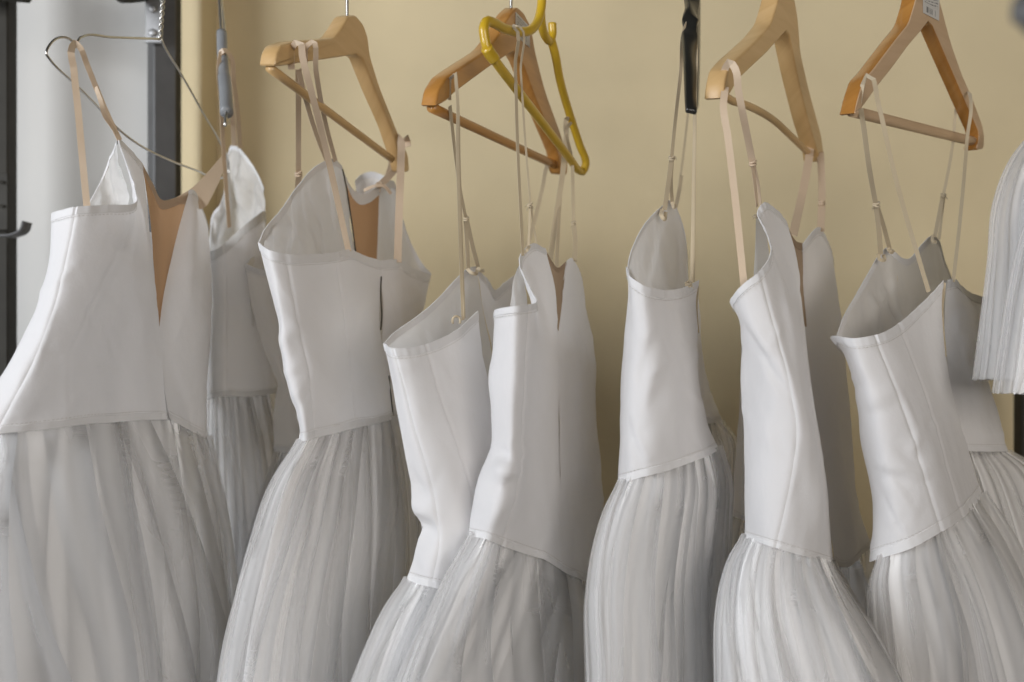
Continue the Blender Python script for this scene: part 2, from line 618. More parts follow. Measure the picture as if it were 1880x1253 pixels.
    if binding:
        o = band(0, 1, bind_h, bind_name, 0.0006, bind_mat or BIND)
        if name == "bodice_panel":
            stitches(0, bind_h + 0.0018, o)
    if waist:
        o = band(nv - 1, -1, waist_h, waist_name, 0.0004, bind_mat or BIND)
        if name == "bodice_panel":
            stitches(nv - 1, waist_h + 0.0018, o)
    if waist:
        WAISTS.setdefault(parent.name, []).append(G[-1])
    return G, Pd


WAISTS = {}


# ------------------------------------------------------------------ gathered tulle skirt
def skirt(parent, L, R, thick, dev=((0, 0), (1, 0)), layers=3, seed=1, nth=380, nv=44, pleat=0.008, mats=None, spread=0.9,
          start=0.004, inner=True, waist=(), hem=0.0, back=0.02):
    """L, R: left and right outlines (px, py, depth) from the waist down; dev: waist line's drop below the straight line L0-R0"""
    rs = np.random.RandomState(seed)
    tv = np.linspace(0, 1, nv)**1.25
    Lp, Rp = cr(L, tv), cr(R, tv)
    th0 = np.linspace(0, 2 * np.pi, nth, endpoint=False)
    xg = np.linspace(0, 1, 81)
    dvy = np.interp(xg, [q[0] for q in dev], [q[1] for q in dev])
    dvd = np.zeros_like(xg)
    if len(waist):
        l0, r0 = np.array(L[0], float), np.array(R[0], float)
        best = np.full((81, 2), np.nan)
        for row in waist:
            for i in range(len(row) - 1):
                x0, x1 = row[i, 0], row[i + 1, 0]
                if abs(x1 - x0) < 1e-6:
                    continue
                gx = l0[0] + (r0[0] - l0[0]) * xg
                t = (gx - x0) / (x1 - x0)
                for j in np.nonzero((t >= 0) & (t <= 1))[0]:
                    q = row[i] + (row[i + 1] - row[i]) * t[j]
                    if np.isnan(best[j, 1]) or q[2] < best[j, 1]:
                        best[j] = (q[1], q[2])
        ok = ~np.isnan(best[:, 0])
        by = np.interp(xg, xg[ok], best[ok, 0])
        bd = np.interp(xg, xg[ok], best[ok, 1])
        dvy = by - (l0[1] + (r0[1] - l0[1]) * xg)
        dvd = bd - (l0[2] + (r0[2] - l0[2]) * xg)
        ker = np.ones(5) / 5
        dvd = np.convolve(np.pad(dvd, 2, mode='edge'), ker, mode='valid')
    for k in range(layers):
        sc = 1.06 - 0.06 * k if not (inner and k == layers - 1) else 0.80
        amp = pleat * (1.35 - 0.15 * k) * (0.6 if (inner and k == layers - 1) else 1.0)
        V = tv[:, None]
        opaque = inner and k == layers - 1
        M = rs.randint(20, 28) if not opaque else rs.randint(18, 24)
        ft, bt = 3, 2                                       # points on the outer and the folded-under run of each pleat

        def config(lo, hi):
            run = rs.uniform(0.4, 1.9, M)
            bk = rs.uniform(lo, hi, M) * run * (0.15 if opaque else 1.0)
            pos, rd, c = [], [], 0.0
            for i in range(M):
                h = rs.uniform(0.5, 1.3)
                for j in range(ft):
                    pos.append(c + run[i] * j / ft)
                    rd.append(h * (-1 + 2 * j / ft))
                c += run[i]
                for j in range(bt):
                    pos.append(c - bk[i] * j / bt)
                    rd.append(h * (1 - 2 * j / bt))
                c -= bk[i]
            return np.array(pos) / c * 2 * np.pi, np.array(rd)
        pa, ra = config(0.25, 0.6)
        pb, rb = config(0.1, 0.75)
        nth = M * (ft + bt)
        off = rs.uniform(0, 2 * np.pi)
        mixv = V**0.8
        th0 = np.linspace(0, 2 * np.pi, nth, endpoint=False)
        dl = (pb - pa + np.pi) % (2 * np.pi) - np.pi
        T = off + pa[None, :] + (pb - pa)[None, :] * mixv * 0.75
        ph = rs.uniform(0, 6, 3)
        T = T + 0.035 * np.sin(3 * V * 2 + pa[None, :] * 2 + ph[0]) * V + 0.02 * np.sin(9 * V + pa[None, :] * 5 + ph[1]) * V
        rad = ra[None, :] * (1 - mixv) + rb[None, :] * mixv + 0.9 * np.sin(T * 5 + ph[2]) * (0.3 + V) + 0.5 * np.sin(T * 9 + ph[1] + V)
        gath = np.sin(np.arange(nth) * 2.1 + rs.uniform(0, 6)) * np.exp(-V * 7.0)
        rad = rad + 0.8 * gath
        A = amp * (0.08 + 0.22 * np.minimum(1, V * 1.6)) * np.clip(V * 8 + 0.3, 0, 1)
        x = (1 - np.cos(T)) / 2
        cx = (x - 0.5) * sc + 0.5
        t_now = (thick[0] + (thick[1] - thick[0]) * V) * sc
        px = Lp[:, 0:1] + (Rp[:, 0:1] - Lp[:, 0:1]) * cx
        py = Lp[:, 1:2] + (Rp[:, 1:2] - Lp[:, 1:2]) * cx
        d = Lp[:, 2:3] + (Rp[:, 2:3] - Lp[:, 2:3]) * cx
        sn = np.sin(T)
        front = sn > 0
        dy = np.interp(cx, xg, dvy)
        dd = np.interp(cx, xg, dvd)
        py = py + dy * (1 - V)**2.2
        rr = rad * A
        t0 = thick[0] * sc
        grow_d = (t_now - t0) * sn
        d2 = np.where(front, d + dd * (1 - V)**1.3 - grow_d - 0.004 * (1 - np.exp(-V * 9)), d - (t_now + back) * sn)
        d2 = d2 - rr * sn + (0.0012 + 0.003 * k + 0.0035 * np.exp(-V * 28)) * np.clip(sn, 0, 1)
        px = px + (-np.cos(T)) * rr * F / d
        py = py - start * F / d * (1 - V)**30
        if hem:
            py = py + hem * V**12 * (np.convolve(rs.uniform(-1, 1, nth), np.ones(1), mode='same')[None, :] + 0.6 * np.sin(9 * T))
        G = np.stack([px, py, d2], axis=-1)
        uv = np.stack([np.repeat(th0[None, :] / (2 * np.pi), nv, axis=0), np.repeat(tv[:, None], nth, axis=1)], axis=-1)
        m = (mats[k] if mats else (TULLE_IN if (inner and k == layers - 1) else TULLE))
        grid_obj("tulle_layer", Wn(G), m, parent, closed=True, uv=uv)


# ------------------------------------------------------------------ setting: walls
def box(name, x0, x1, y0, y1, z0, z1, mat, parent=None, kind=None, bevel=0.0):
    v = [(x, y, z) for x in (x0, x1) for y in (y0, y1) for z in (z0, z1)]
    f = [(0, 1, 3, 2), (4, 6, 7, 5), (0, 4, 5, 1), (2, 3, 7, 6), (0, 2, 6, 4), (1, 5, 7, 3)]
    o = mesh_obj(name, v, f, mat, parent, smooth=False, kind=kind)
    if bevel:
        b = o.modifiers.new("bevel", 'BEVEL')
        b.width = bevel
        b.segments = 2
    return o


def setting():
    xc = (370 - 940) / F * 1.62
    w = box("wall_back", xc - 0.02, 2.6, 1.72, 1.88, -1.3, 1.5, WALL, kind="structure")
    p = box("wall_pier", -2.4, xc, 1.62, 1.71, -1.3, 1.5, WALL, kind="structure", bevel=0.006)
    b = box("wall_board", -2.3, (285 - 940) / F * 1.6, 1.598, 1.617, -1.2, 1.4, BOARD, kind="structure", bevel=0.002)


def rack():
    t = thing("clothes_rack", "dark steel clothes rack with posts, bolted bracket and curved hook behind the dresses",
              "clothes rack", W(296, 2200, 1.54))

    def post(px, d, w, mat=DARKSTEEL, rot=0.55, top=-260, bot=1900, nm="post"):
        c0, c1 = W(px, bot, d), W(px, top, d)
        pr = [(-w / 2, -w / 2), (w / 2, -w / 2), (w / 2, w / 2), (-w / 2, w / 2)]
        pr2 = []
        for (a, b) in pr:
            pr2.append((a * math.cos(rot) - b * math.sin(rot), a * math.sin(rot) + b * math.cos(rot)))
        vs = [Vector((c0.x + a, c0.y + b, z)) for z in (c0.z, c1.z) for (a, b) in pr2]
        fs = [(0, 1, 5, 4), (1, 2, 6, 5), (2, 3, 7, 6), (3, 0, 4, 7), (0, 3, 2, 1), (4, 5, 6, 7)]
        o = mesh_obj(nm, vs, fs, mat, t, smooth=False)
        b = o.modifiers.new("bevel", 'BEVEL')
        b.width = 0.002
        return o
    post(297, 1.52, 0.034, GREYSTEEL, rot=0.62)
    pl = post(0, 1.48, 0.036, DARKSTEEL, rot=0.1)
    post(1888, 1.6, 0.034, DARKSTEEL, rot=-0.1, top=560)
    # right flank plate of the middle post, dark
    z0, z1 = W(0, 2000, 1.54).z, W(0, -260, 1.54).z
    x0, x1 = W(302, 0, 1.545).x, W(323, 0, 1.545).x
    box("channel", x0, x1, 1.535, 1.57, z0, z1, DARKSTEEL, t)
    # bracket with bolts
    a, b = W(266, 79, 1.485), W(297, -60, 1.485)
    br = box("bracket", a.x, b.x, 1.485, 1.49, a.z, b.z, PLATE, t, bevel=0.0015)
    for py in (17, 61):
        c = W(281, py, 1.485)
        vs, fs = [], []
        for j, (r, y) in enumerate(((0.0062, 0), (0.0062, -0.003), (0.004, -0.0045), (0.0005, -0.0045))):
            for i in range(10):
                an = math.pi * 2 * i / 10
                vs.append(c + Vector((r * math.cos(an), y, r * math.sin(an))))
        fs = [tuple(f) for f in grid_faces(4, 10, True)]
        mesh_obj("bolt", vs, fs, PLATE, br)
    # cross tube with end caps at the top of the frame
    tube("cross_tube", [(-60, -14, 1.42), (30, -12, 1.42), (52, -10, 1.42)], 0.012, DARKSTEEL, t, n=12, sides=14)
    tube("cross_tube", [(222, -10, 1.42), (240, -10, 1.44), (262, -12, 1.48)], 0.012, DARKSTEEL, t, n=12, sides=14)
    # face plate with holes and curved hook on the left post
    a, b = W(-16, 423, 1.452), W(15, 318, 1.452)
    hp = box("hook_plate", a.x, b.x, 1.45, 1.456, a.z, b.z, DARKSTEEL, t, bevel=0.001)
    for py in (335, 379):
        c = W(4, py, 1.448)
        vs = [c + Vector((0.0028 * math.cos(i * math.pi / 5), 0, 0.0028 * math.sin(i * math.pi / 5))) for i in range(10)]
        vs += [v + Vector((0, -0.0012, 0)) for v in vs]
        mesh_obj("rivet", vs, [tuple(range(19, 9, -1))] + [tuple(f) for f in grid_faces(2, 10, True)], DARKSTEEL, hp)
    pts = [(-26, 416, 1.40), (-10, 430, 1.40), (8, 434, 1.40), (28, 432, 1.40), (44, 424, 1.40), (50, 408, 1.40)]
    sweep("hook", smooth_px(pts, 24), [(-0.0015, -0.012), (0.0015, -0.012), (0.0015, 0.012), (-0.0015, 0.012)], GREYSTEEL, t, up=(0, 1, 0))
    # hanging rail above the picture, the hangers' hooks sit on it
    a, b = W(-300, -240, 1.13), W(2200, -240, 1.13)
    sweep("rail", [a, (a + b) / 2, b], circle(0.0125, 16), STEEL, t, up=(0, 1, 0))


setting()
rack()


# ------------------------------------------------------------------ hangers
def plane_pt(px, py, pl):
    """pixel ray meets the hanger's plane"""
    o, n = pl
    r = Vector(((px - 940.0) / F, 1.0, (626.5 - py) / F))
    return r * (o.dot(n) / r.dot(n))


def hook_wire(parent, px, py, d, mat=STEEL, r=0.0017, top=-225):
    base = W(px, py, d)
    zt = W(0, -240, 1.13).z
    yr = 1.13
    P = [base + Vector((0, 0, -0.01)), base + Vector((0, 0, 0.02))]
    h = zt + 0.0125
    c = Vector((base.x, yr, zt))
    # rises, leans back to the rail and curls over it
    side = 0.019
    P.append(Vector((base.x, base.y * 0.6 + (yr - side) * 0.4, base.z * 0.5 + zt * 0.5)))
    for i in range(9):
        a = math.pi * (1.0 - i / 8 * 1.12)
        P.append(c + Vector((0, side * math.cos(a), side * math.sin(a))))
    path = []
    arr = np.array([list(p) for p in P])
    k = np.concatenate([[0], np.cumsum(np.linalg.norm(np.diff(arr, axis=0), axis=1))])
    path = [Vector(p) for p in cr(arr, np.linspace(0, 1, 50), k / k[-1])]
    return sweep("hook", path, circle(r, 8), mat, parent, up=(1, 0, 0))


def wooden_hanger(label, face, pts3, bar, bar_r, mat, edge_mat=None, sticker=None, thick=0.0125, bar_curve=False, hook=(0, 0), bar_flat=1.0):
    P = [W(*p) for p in pts3]
    n = (P[1] - P[0]).cross(P[2] - P[0]).normalized()
    if n.dot(P[0]) > 0:
        n = -n                                              # n looks to the camera
    pl = (P[0], n)
    root = thing("wooden_hanger", label, "hanger", P[2] if P[2].z < P[0].z else P[0], "wooden hangers on the rail")
    # round the traced outline a little
    pts = np.array(face, dtype=float)
    m = len(pts)
    poly = []
    for i in range(m):
        a, b = pts[i], pts[(i + 1) % m]
        poly.append(a * 0.86 + b * 0.14)
        poly.append(a * 0.5 + b * 0.5)
        poly.append(a * 0.14 + b * 0.86)
    front = [plane_pt(x, y, pl) for x, y in poly]
    k = len(front)
    ax = (P[2] - P[0]).normalized()
    ay = n.cross(ax)
    cen = P[1]
    cx = sum((Vector(f) for f in front), Vector()) / k
    vs, uvs = [], []
    e = 0.0022
    rings = [(e, 0.0), (0.0007, e * 0.35), (0.0, e), (0.0, thick - e), (0.0007, thick - e * 0.35), (e, thick)]
    # inward offset direction per vertex
    for ins, back in rings:
        for i in range(k):
            t = (front[(i + 1) % k] - front[i - 1]).normalized()
            inn = n.cross(t)
            vs.append(front[i] + inn * ins * root_sign(front, n) - n * back)
            rel = front[i] - P[0]
            uvs.append((rel.dot(ax), rel.dot(ay) * 1.0 + back * 0.7))
    fs = [tuple(int(q) for q in f) for f in grid_faces(len(rings), k, True)]
    nside = len(fs)
    fs.append(tuple(range(k - 1, -1, -1)))
    fs.append(tuple((len(rings) - 1) * k + i for i in range(k)))
    o = mesh_obj("shoulder_arms", vs, fs, mat, root, uvs=uvs)
    me = o.data
    if edge_mat:
        me.materials.append(edge_mat)
        for i, p in enumerate(me.polygons):
            if i < nside and k <= i < 4 * k:
                p.material_index = 1
    me.polygons[nside].use_smooth = False
    me.polygons[nside + 1].use_smooth = False
    es = o.modifiers.new("split", 'EDGE_SPLIT')
    es.split_angle = math.radians(50)
    path = [plane_pt(x, y, pl) - n * thick * 0.5 for x, y in bar]
    if bar_curve:
        arr = np.array([list(p) for p in path])
        kk = np.concatenate([[0], np.cumsum(np.linalg.norm(np.diff(arr, axis=0), axis=1))])
        path = [Vector(p) for p in cr(arr, np.linspace(0, 1, 30), kk / kk[-1])]
    else:
        path = [path[0].lerp(path[-1], i / 11) for i in range(12)]
    sweep("trouser_bar", path, circle(bar_r, 12, bar_flat), mat if not edge_mat else WOOD_PINK, root, up=tuple(n))
    if sticker:
        c = [plane_pt(x, y, pl) + n * 0.0007 for x, y in sticker]
        c2 = [p - n * 0.0004 for p in c]
        mesh_obj("paper_sticker", c + c2, [(0, 1, 2, 3), (7, 6, 5, 4), (0, 4, 5, 1), (1, 5, 6, 2), (2, 6, 7, 3), (3, 7, 4, 0)],
                 STICKER, root, smooth=False, uvs=[(0, 1), (1, 1), (1, 0), (0, 0)] * 2)
    hp = plane_pt(hook[0], hook[1], pl) - n * thick * 0.5
    px = 940 + hp.x / hp.y * F
    py = 626.5 - hp.z / hp.y * F
    hook_wire(root, px, py, hp.y)
    return root


def root_sign(front, n):
    a = Vector()
    k = len(front)
    for i in range(k):
        a += front[i].cross(front[(i + 1) % k])
    return 1.0 if a.dot(n) > 0 else -1.0


wooden_hanger("pale wooden hanger with round bar, leftmost of the wooden hangers",
              [(505, 121), (509, 98), (517, 84), (539, 77), (580, 74), (614, 71), (628, 51), (640, 31), (654, 28), (668, 45), (676, 68),
               (680, 102), (697, 158), (733, 249), (750, 284), (752, 315), (742, 317), (736, 290), (717, 232), (690, 170), (662, 99),
               (614, 107), (571, 113), (517, 122)],
              [(510, 100, 0.96), (650, 40, 1.11), (748, 300, 1.29)], [(510, 125), (731, 293)], 0.0046, WOOD_PALE, hook=(651, 30), thick=0.018)
wooden_hanger("orange varnished wooden hanger with grey sticker, behind the yellow hanger",
              [(799, 198), (805, 166), (819, 143), (835, 131), (864, 112), (893, 93), (914, 66), (928, 40), (939, 24), (951, 13), (963, 24), (976, 50), (984, 98),
               (1002, 168), (1029, 242), (1043, 288), (1042, 322), (1030, 320), (1025, 283), (1010, 246), (983, 182), (960, 118), (946, 93),
               (907, 118), (866, 148), (834, 172), (822, 185)],
              [(800, 190, 0.97), (951, 20, 1.13), (1040, 310, 1.33)], [(806, 198), (1030, 304)], 0.0052, WOOD_ORANGE,
              sticker=[(946, 22), (972, 50), (972, 88), (946, 66)], hook=(951, 15), thick=0.017)
wooden_hanger("pale wooden hanger with thin curved bar, between black hanger and amber-edged hanger",
              [(1327, 184), (1330, 155), (1336, 128), (1349, 112), (1373, 90), (1397, 67), (1416, 43), (1428, 4), (1432, -20), (1442, -30), (1453, -22), (1461, 6), (1466, 40),
               (1470, 96), (1486, 166), (1508, 247), (1513, 284), (1503, 300), (1500, 276), (1483, 220), (1463, 135), (1447, 54), (1428, 75),
               (1408, 98), (1380, 124), (1356, 147), (1342, 172)],
              [(1328, 170, 0.98), (1442, -20, 1.12), (1508, 290, 1.31)], [(1338, 168), (1358, 183), (1387, 193), (1435, 220), (1470, 253), (1503, 286)], 0.0042, WOOD_PALE,
              bar_curve=True, hook=(1443, -28), thick=0.02)
wooden_hanger("wooden hanger with glossy amber edge and white price tag, rightmost hanger",
              [(1568, 212), (1575, 180), (1586, 146), (1603, 127), (1624, 99), (1646, 70), (1668, 43), (1680, 4), (1684, -22), (1700, -32), (1716, -24), (1727, 4),
               (1745, 73), (1766, 134), (1786, 179), (1804, 228), (1808, 252), (1807, 274), (1793, 276), (1799, 246), (1776, 194), (1744, 120), (1708, 36),
               (1690, 60), (1669, 84), (1640, 124), (1609, 163), (1586, 196)],
              [(1570, 200, 0.98), (1700, -20, 1.09), (1805, 265, 1.24)], [(1578, 203), (1803, 260)], 0.0058, WOOD_PINK, edge_mat=WOOD_EDGE,
              sticker=[(1694, -18), (1724, -8), (1723, 39), (1694, 24)], hook=(1700, -28), thick=0.0165)

# wire hanger
t = thing("wire_hanger", "thin bent steel wire hanger with twisted neck, at far left", "hanger", W(405, 328, 1.36), "metal hangers on the rail")
tube("wire_frame", [(294, 72, 1.15), (262, 71, 1.12), (205, 69, 1.07), (152, 67, 1.03), (146, 70, 1.025), (142, 77, 1.02), (136, 79, 1.018), (130, 74, 1.015), (120, 69, 1.01),
                    (104, 71, 1.0), (91, 83, 0.99), (85, 99, 0.985), (92, 110, 0.99), (140, 157, 1.02), (180, 197, 1.05), (218, 238, 1.08), (255, 266, 1.12), (310, 294, 1.2), (360, 313, 1.28), (402, 328, 1.36),
                    (418, 322, 1.39), (420, 306, 1.39), (404, 262, 1.35), (372, 206, 1.28), (330, 132, 1.2), (300, 82, 1.155), (296, 72, 1.15)],
     0.00135, STEEL, t, n=170, sides=7)
for ph in (0, math.pi):
    P = []
    for i in range(60):
        f = i / 59
        c = W(294 + 10 * f, 74 - 150 * f, 1.15)
        P.append(c + Vector((0.0016 * math.cos(f * 40 + ph), 0.0016 * math.sin(f * 40 + ph), 0)))
    sweep("twisted_neck", P, circle(0.0013, 6), STEEL, t)
hook_wire(t, 304, -74, 1.15)

# sleeved hanger seen edge on
t = thing("sleeved_hanger", "steel hanger with grey plastic sleeve seen edge on, beside the wall corner", "hanger", W(414, 240, 1.25), "metal hangers on the rail")
tube("wire_arm", [(402, -30, 1.32), (404, 20, 1.30), (407, 60, 1.28), (412, 130, 1.24), (415, 205, 1.19), (413, 232, 1.18)], 0.0018, STEEL, t, n=40)
tube("wire_arm", [(402, -30, 1.32), (410, 30, 1.38), (418, 120, 1.46), (424, 215, 1.52)], 0.0018, STEEL, t, n=24)
tube("grip_sleeve", [(407, 60, 1.28), (408, 95, 1.262), (411, 135, 1.24), (414, 165, 1.22), (416, 208, 1.19)], 0.0070, GREYFOAM, t, n=30, sides=14,
     widths=[(0.93 if i < 16 else 1.12) for i in range(30)])
tube("wire_bar", [(415, 228, 1.18), (420, 226, 1.35), (424, 215, 1.52)], 0.0018, STEEL, t, n=24)
hook_wire(t, 402, -30, 1.32)

# yellow tube hanger
t = thing("plastic_hanger", "yellow plastic tube hanger with strap notches, hung before the orange one", "hanger", W(1068, 316, 1.3), "plastic hangers on the rail")
tube("tube_frame", [(996, -60, 1.09), (995, -15, 1.09), (993, 18, 1.088), (986, 42, 1.08), (974, 56, 1.065), (956, 59, 1.05), (926, 53, 1.02), (905, 42, 0.995), (894, 39, 0.985), (889, 48, 0.98), (890, 70, 0.98),
                    (896, 92, 0.983), (905, 106, 0.99), (945, 160, 1.04), (1002, 234, 1.14), (1050, 297, 1.24), (1061, 312, 1.27), (1069, 316, 1.285), (1075, 304, 1.285),
                    (1064, 266, 1.27), (1047, 214, 1.24), (1028, 147, 1.19), (1018, 95, 1.15), (1012, 74, 1.14)], 0.0050, YELLOW, t, n=150, sides=12)
tube("strap_notch", [(993, 22, 1.09), (995, 48, 1.1), (1002, 68, 1.12), (1009, 76, 1.135), (1013, 68, 1.138), (1014, 43, 1.138)], 0.0048, YELLOW, t, n=36, sides=12)
tube("bar_joint", [(893, 88, 0.98), (899, 98, 0.985), (908, 110, 0.992)], 0.0062, YELLOW, t, n=10, sides=12)
hook_wire(t, 996, -58, 1.09, YELLOW, 0.0045)

# black hanger seen edge on
t = thing("plastic_hanger", "black plastic hanger seen edge on, in the middle right", "hanger", W(1268, 208, 0.96), "plastic hangers on the rail")
pr = [(-0.005, -0.010), (-0.003, -0.012), (0.003, -0.012), (0.005, -0.010), (0.005, 0.010), (0.003, 0.012), (-0.003, 0.012), (-0.005, 0.010)]
P = smooth_px([(1271, -80, 1.15), (1270, -20, 1.11), (1269, 20, 1.08), (1268, 33, 1.065), (1267, 42, 1.06), (1266, 60, 1.05), (1267, 130, 1.005), (1268, 190, 0.97), (1269, 206, 0.962)], 44)
sweep("near_arm", P, pr, BLACK, t, up=(0, 0.6, 0.8), widths=[(0.74 if i < 19 else (0.62 if i < 22 else 0.74 - 0.3 * (i - 22) / 21)) for i in range(44)])
P = smooth_px([(1271, -80, 1.15), (1274, -20, 1.21), (1276, 40, 1.26), (1277, 130, 1.34), (1276, 200, 1.40)], 30)
sweep("far_arm", P, pr, BLACK, t, up=(0, 0.6, -0.8), widths=[1.1 - 0.4 * i / 29 for i in range(30)])
hook_wire(t, 1271, -78, 1.15)


# ------------------------------------------------------------------ dresses
GROUP = "white tulle dresses hanging in a row"


def dress(label, base):
    return thing("ballet_dress", label, "dress", W(*base), GROUP)


# ---- A: far left
A = dress("large white dress with nude neckline insert, hanging at the far left", (160, 1480, 1.08))
sheet(A, [[(170, 400, 1.07), (150, 520, 1.07), (120, 620, 1.06), (80, 710, 1.05), (20, 800, 1.03)],
          [(104, 389, 0.965), (96, 480, 0.958), (74, 565, 0.95), (42, 635, 0.945), (2, 705, 0.94), (-70, 800, 0.94)],
          [(139, 381, 0.955), (122, 470, 0.948), (98, 570, 0.94), (66, 655, 0.935), (20, 740, 0.93), (-10, 797, 0.93)],
          [(196, 377, 0.975), (180, 480, 0.968), (150, 590, 0.96), (115, 690, 0.955), (85, 788, 0.955)],
          [(250, 371, 1.0), (222, 470, 1.0), (190, 590, 0.99), (170, 690, 0.985), (160, 779, 0.985)],
          [(237, 312, 1.022), (250, 430, 1.025), (228, 590, 1.02), (218, 690, 1.02), (215, 775, 1.02)],
          [(218, 257, 1.04), (262, 420, 1.05), (265, 590, 1.05), (264, 690, 1.05), (263, 771, 1.05)],
          [(262, 301, 1.075), (277, 430, 1.08), (291, 592, 1.09), (300, 690, 1.09), (309, 770, 1.09)]],
      seams=(2,), waist=True, seed=1, crumple=0.0016, crumple_scale=14,
      wr=[(224, 446, 126, 655, 4, -1.3), (185, 590, 248, 730, 4, -1.0), (126, 640, 130, 775, 4, -0.9), (210, 500, 150, 640, 12, -1.0), (225, 460, 270, 640, 14, 1.2), (125, 640, 130, 770, 12, 1.2), (100, 560, 60, 690, 9, 2.0), (265, 560, 300, 760, 10, -1.2)])
sheet(A, [[(152, 392, 1.05), (150, 470, 1.06)], [(168, 366, 1.06), (175, 470, 1.07)], [(186, 330, 1.075), (195, 470, 1.08)],
          [(205, 284, 1.07), (225, 470, 1.08)], [(217, 258, 1.042), (250, 470, 1.06)]], name="lining", mat=LINING, crumple=0.005, crumple_scale=50, seed=2, bind_h=0.004,
      wr=[(205, 290, 215, 370, 6, 4), (225, 300, 242, 360, 6, 3)])
sheet(A, [[(347, 350, 1.165), (325, 430, 1.15), (301, 545, 1.11), (293, 600, 1.096), (300, 690, 1.09), (310, 770, 1.09)],
          [(356, 350, 1.175), (348, 470, 1.155), (335, 610, 1.14), (330, 700, 1.13), (335, 783, 1.13)],
          [(371, 382, 1.22), (377, 480, 1.21), (374, 620, 1.19), (366, 720, 1.18), (362, 797, 1.175)],
          [(382, 420, 1.28), (388, 500, 1.27), (386, 620, 1.25), (380, 720, 1.23), (377, 806, 1.22)],
          [(365, 440, 1.33), (360, 620, 1.31), (350, 800, 1.28)]], waist=True, seed=3, bind_h=0.004,
      wr=[(300, 640, 365, 800, 9, -1.3), (350, 400, 345, 620, 12, 1.8)])
sheet(A, [[(262, 303, 1.082), (278, 430, 1.088), (290, 590, 1.1)], [(280, 338, 1.1), (286, 450, 1.1), (291, 594, 1.1)], [(300, 369, 1.125), (298, 470, 1.12), (292, 600, 1.102)],
          [(322, 364, 1.145), (308, 470, 1.13), (293, 602, 1.102)], [(348, 352, 1.175), (328, 430, 1.16), (302, 545, 1.12), (294, 604, 1.102)]],
      name="mesh_insert", mat=NUDE, crumple=0.001, bind_mat=NUDEBAND, bind_h=0.010, seed=4)
sheet(A, [[(318, 366, 1.14), (330, 374, 1.15)], [(350, 347, 1.172), (368, 384, 1.2)], [(384, 313, 1.23), (394, 352, 1.25)], [(411, 282, 1.29), (413, 308, 1.30)]],
      name="neck_band", mat=NUDEBAND, binding=False, nv=10, seed=40)
strap(A, [(140, 78, 1.014), (134, 84, 1.0), (136, 130, 0.995), (143, 200, 0.99), (152, 300, 0.985), (160, 384, 0.99)], 12, SATIN, tw=0.1)
strap(A, [(136, 77, 1.014), (144, 84, 1.004), (160, 120, 1.01), (178, 165, 1.02), (198, 212, 1.03), (220, 258, 1.04)], 10, SATIN, tw=0.2, tw2=0.5)
strap(A, [(176, 160, 1.018), (186, 190, 1.014), (192, 212, 1.02), (205, 232, 1.03), (216, 250, 1.04)], 8, SATIN, tw=-0.7, tw2=1.0)
sheet(A, [[(170, 405, 1.075), (150, 520, 1.075), (120, 620, 1.065), (20, 800, 1.035)], [(235, 420, 1.24), (225, 600, 1.24), (180, 800, 1.2)], [(300, 430, 1.32), (290, 600, 1.31), (280, 800, 1.28)], [(365, 442, 1.335), (360, 620, 1.315), (350, 800, 1.285)]], name="back_panel", binding=False, nv=16, du=9.0, seed=51)
skirt(A, [(-95, 806, 0.95), (-125, 900, 0.93), (-140, 1060, 0.91), (-160, 1400, 0.9)], [(377, 802, 1.2), (402, 930, 1.18), (418, 1080, 1.17), (436, 1400, 1.16)], (0.05, 0.11),
      dev=((0, 0), (0.2, -8), (0.45, -26), (0.75, -34), (0.86, -30), (1, 0)), back=0.13, waist=WAISTS[A.name][:2], seed=11, pleat=0.0075)

# ---- B: behind A's right, on the sleeved hanger
B = dress("shaded white dress hanging from the sleeved hanger behind the far left one", (450, 1450, 1.36))
sheet(B, [[(379, 466, 1.37), (384, 560, 1.37), (380, 640, 1.37), (372, 735, 1.36)],
          [(412, 448, 1.33), (414, 560, 1.33), (414, 650, 1.32), (415, 727, 1.32)],
          [(446, 417, 1.335), (452, 560, 1.33), (456, 650, 1.33), (458, 728, 1.33)],
          [(479, 391, 1.36), (490, 500, 1.36), (498, 620, 1.36), (507, 722, 1.36)],
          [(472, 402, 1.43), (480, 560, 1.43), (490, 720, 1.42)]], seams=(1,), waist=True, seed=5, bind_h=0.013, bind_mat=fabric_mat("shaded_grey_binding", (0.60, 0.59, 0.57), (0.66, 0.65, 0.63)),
      wr=[(420, 640, 480, 520, 16, 1.2)])
sheet(B, [[(386, 460, 1.39), (388, 500, 1.40)], [(391, 392, 1.40), (396, 500, 1.41)], [(404, 376, 1.40), (405, 500, 1.42)], [(414, 300, 1.42), (418, 500, 1.43)], [(424, 268, 1.42), (430, 500, 1.43)],
          [(434, 270, 1.405), (438, 500, 1.43)], [(440, 272, 1.39), (450, 500, 1.42)], [(466, 306, 1.38), (466, 500, 1.40)], [(485, 345, 1.37), (487, 500, 1.38)]], name="lining", mat=LINING,
      crumple=0.006, crumple_scale=34, seed=6, bind_h=0.006, wr=[(445, 300, 440, 400, 7, 5), (462, 330, 455, 400, 6, -4), (415, 320, 418, 420, 6, 5), (396, 400, 400, 450, 6, 4)])
strap(B, [(414, 96, 1.246), (406, 96, 1.24), (403, 110, 1.24), (406, 190, 1.26), (412, 300, 1.29), (421, 418, 1.335)], 9, SATIN, tw=0.7)
strap(B, [(404, 98, 1.24), (412, 92, 1.238), (421, 100, 1.25), (429, 150, 1.28), (436, 205, 1.33), (441, 272, 1.39)], 9, SATIN, tw=0.5)
strap(B, [(425, 190, 1.36), (428, 232, 1.39), (430, 268, 1.41)], 9, SATIN, tw=0.2)
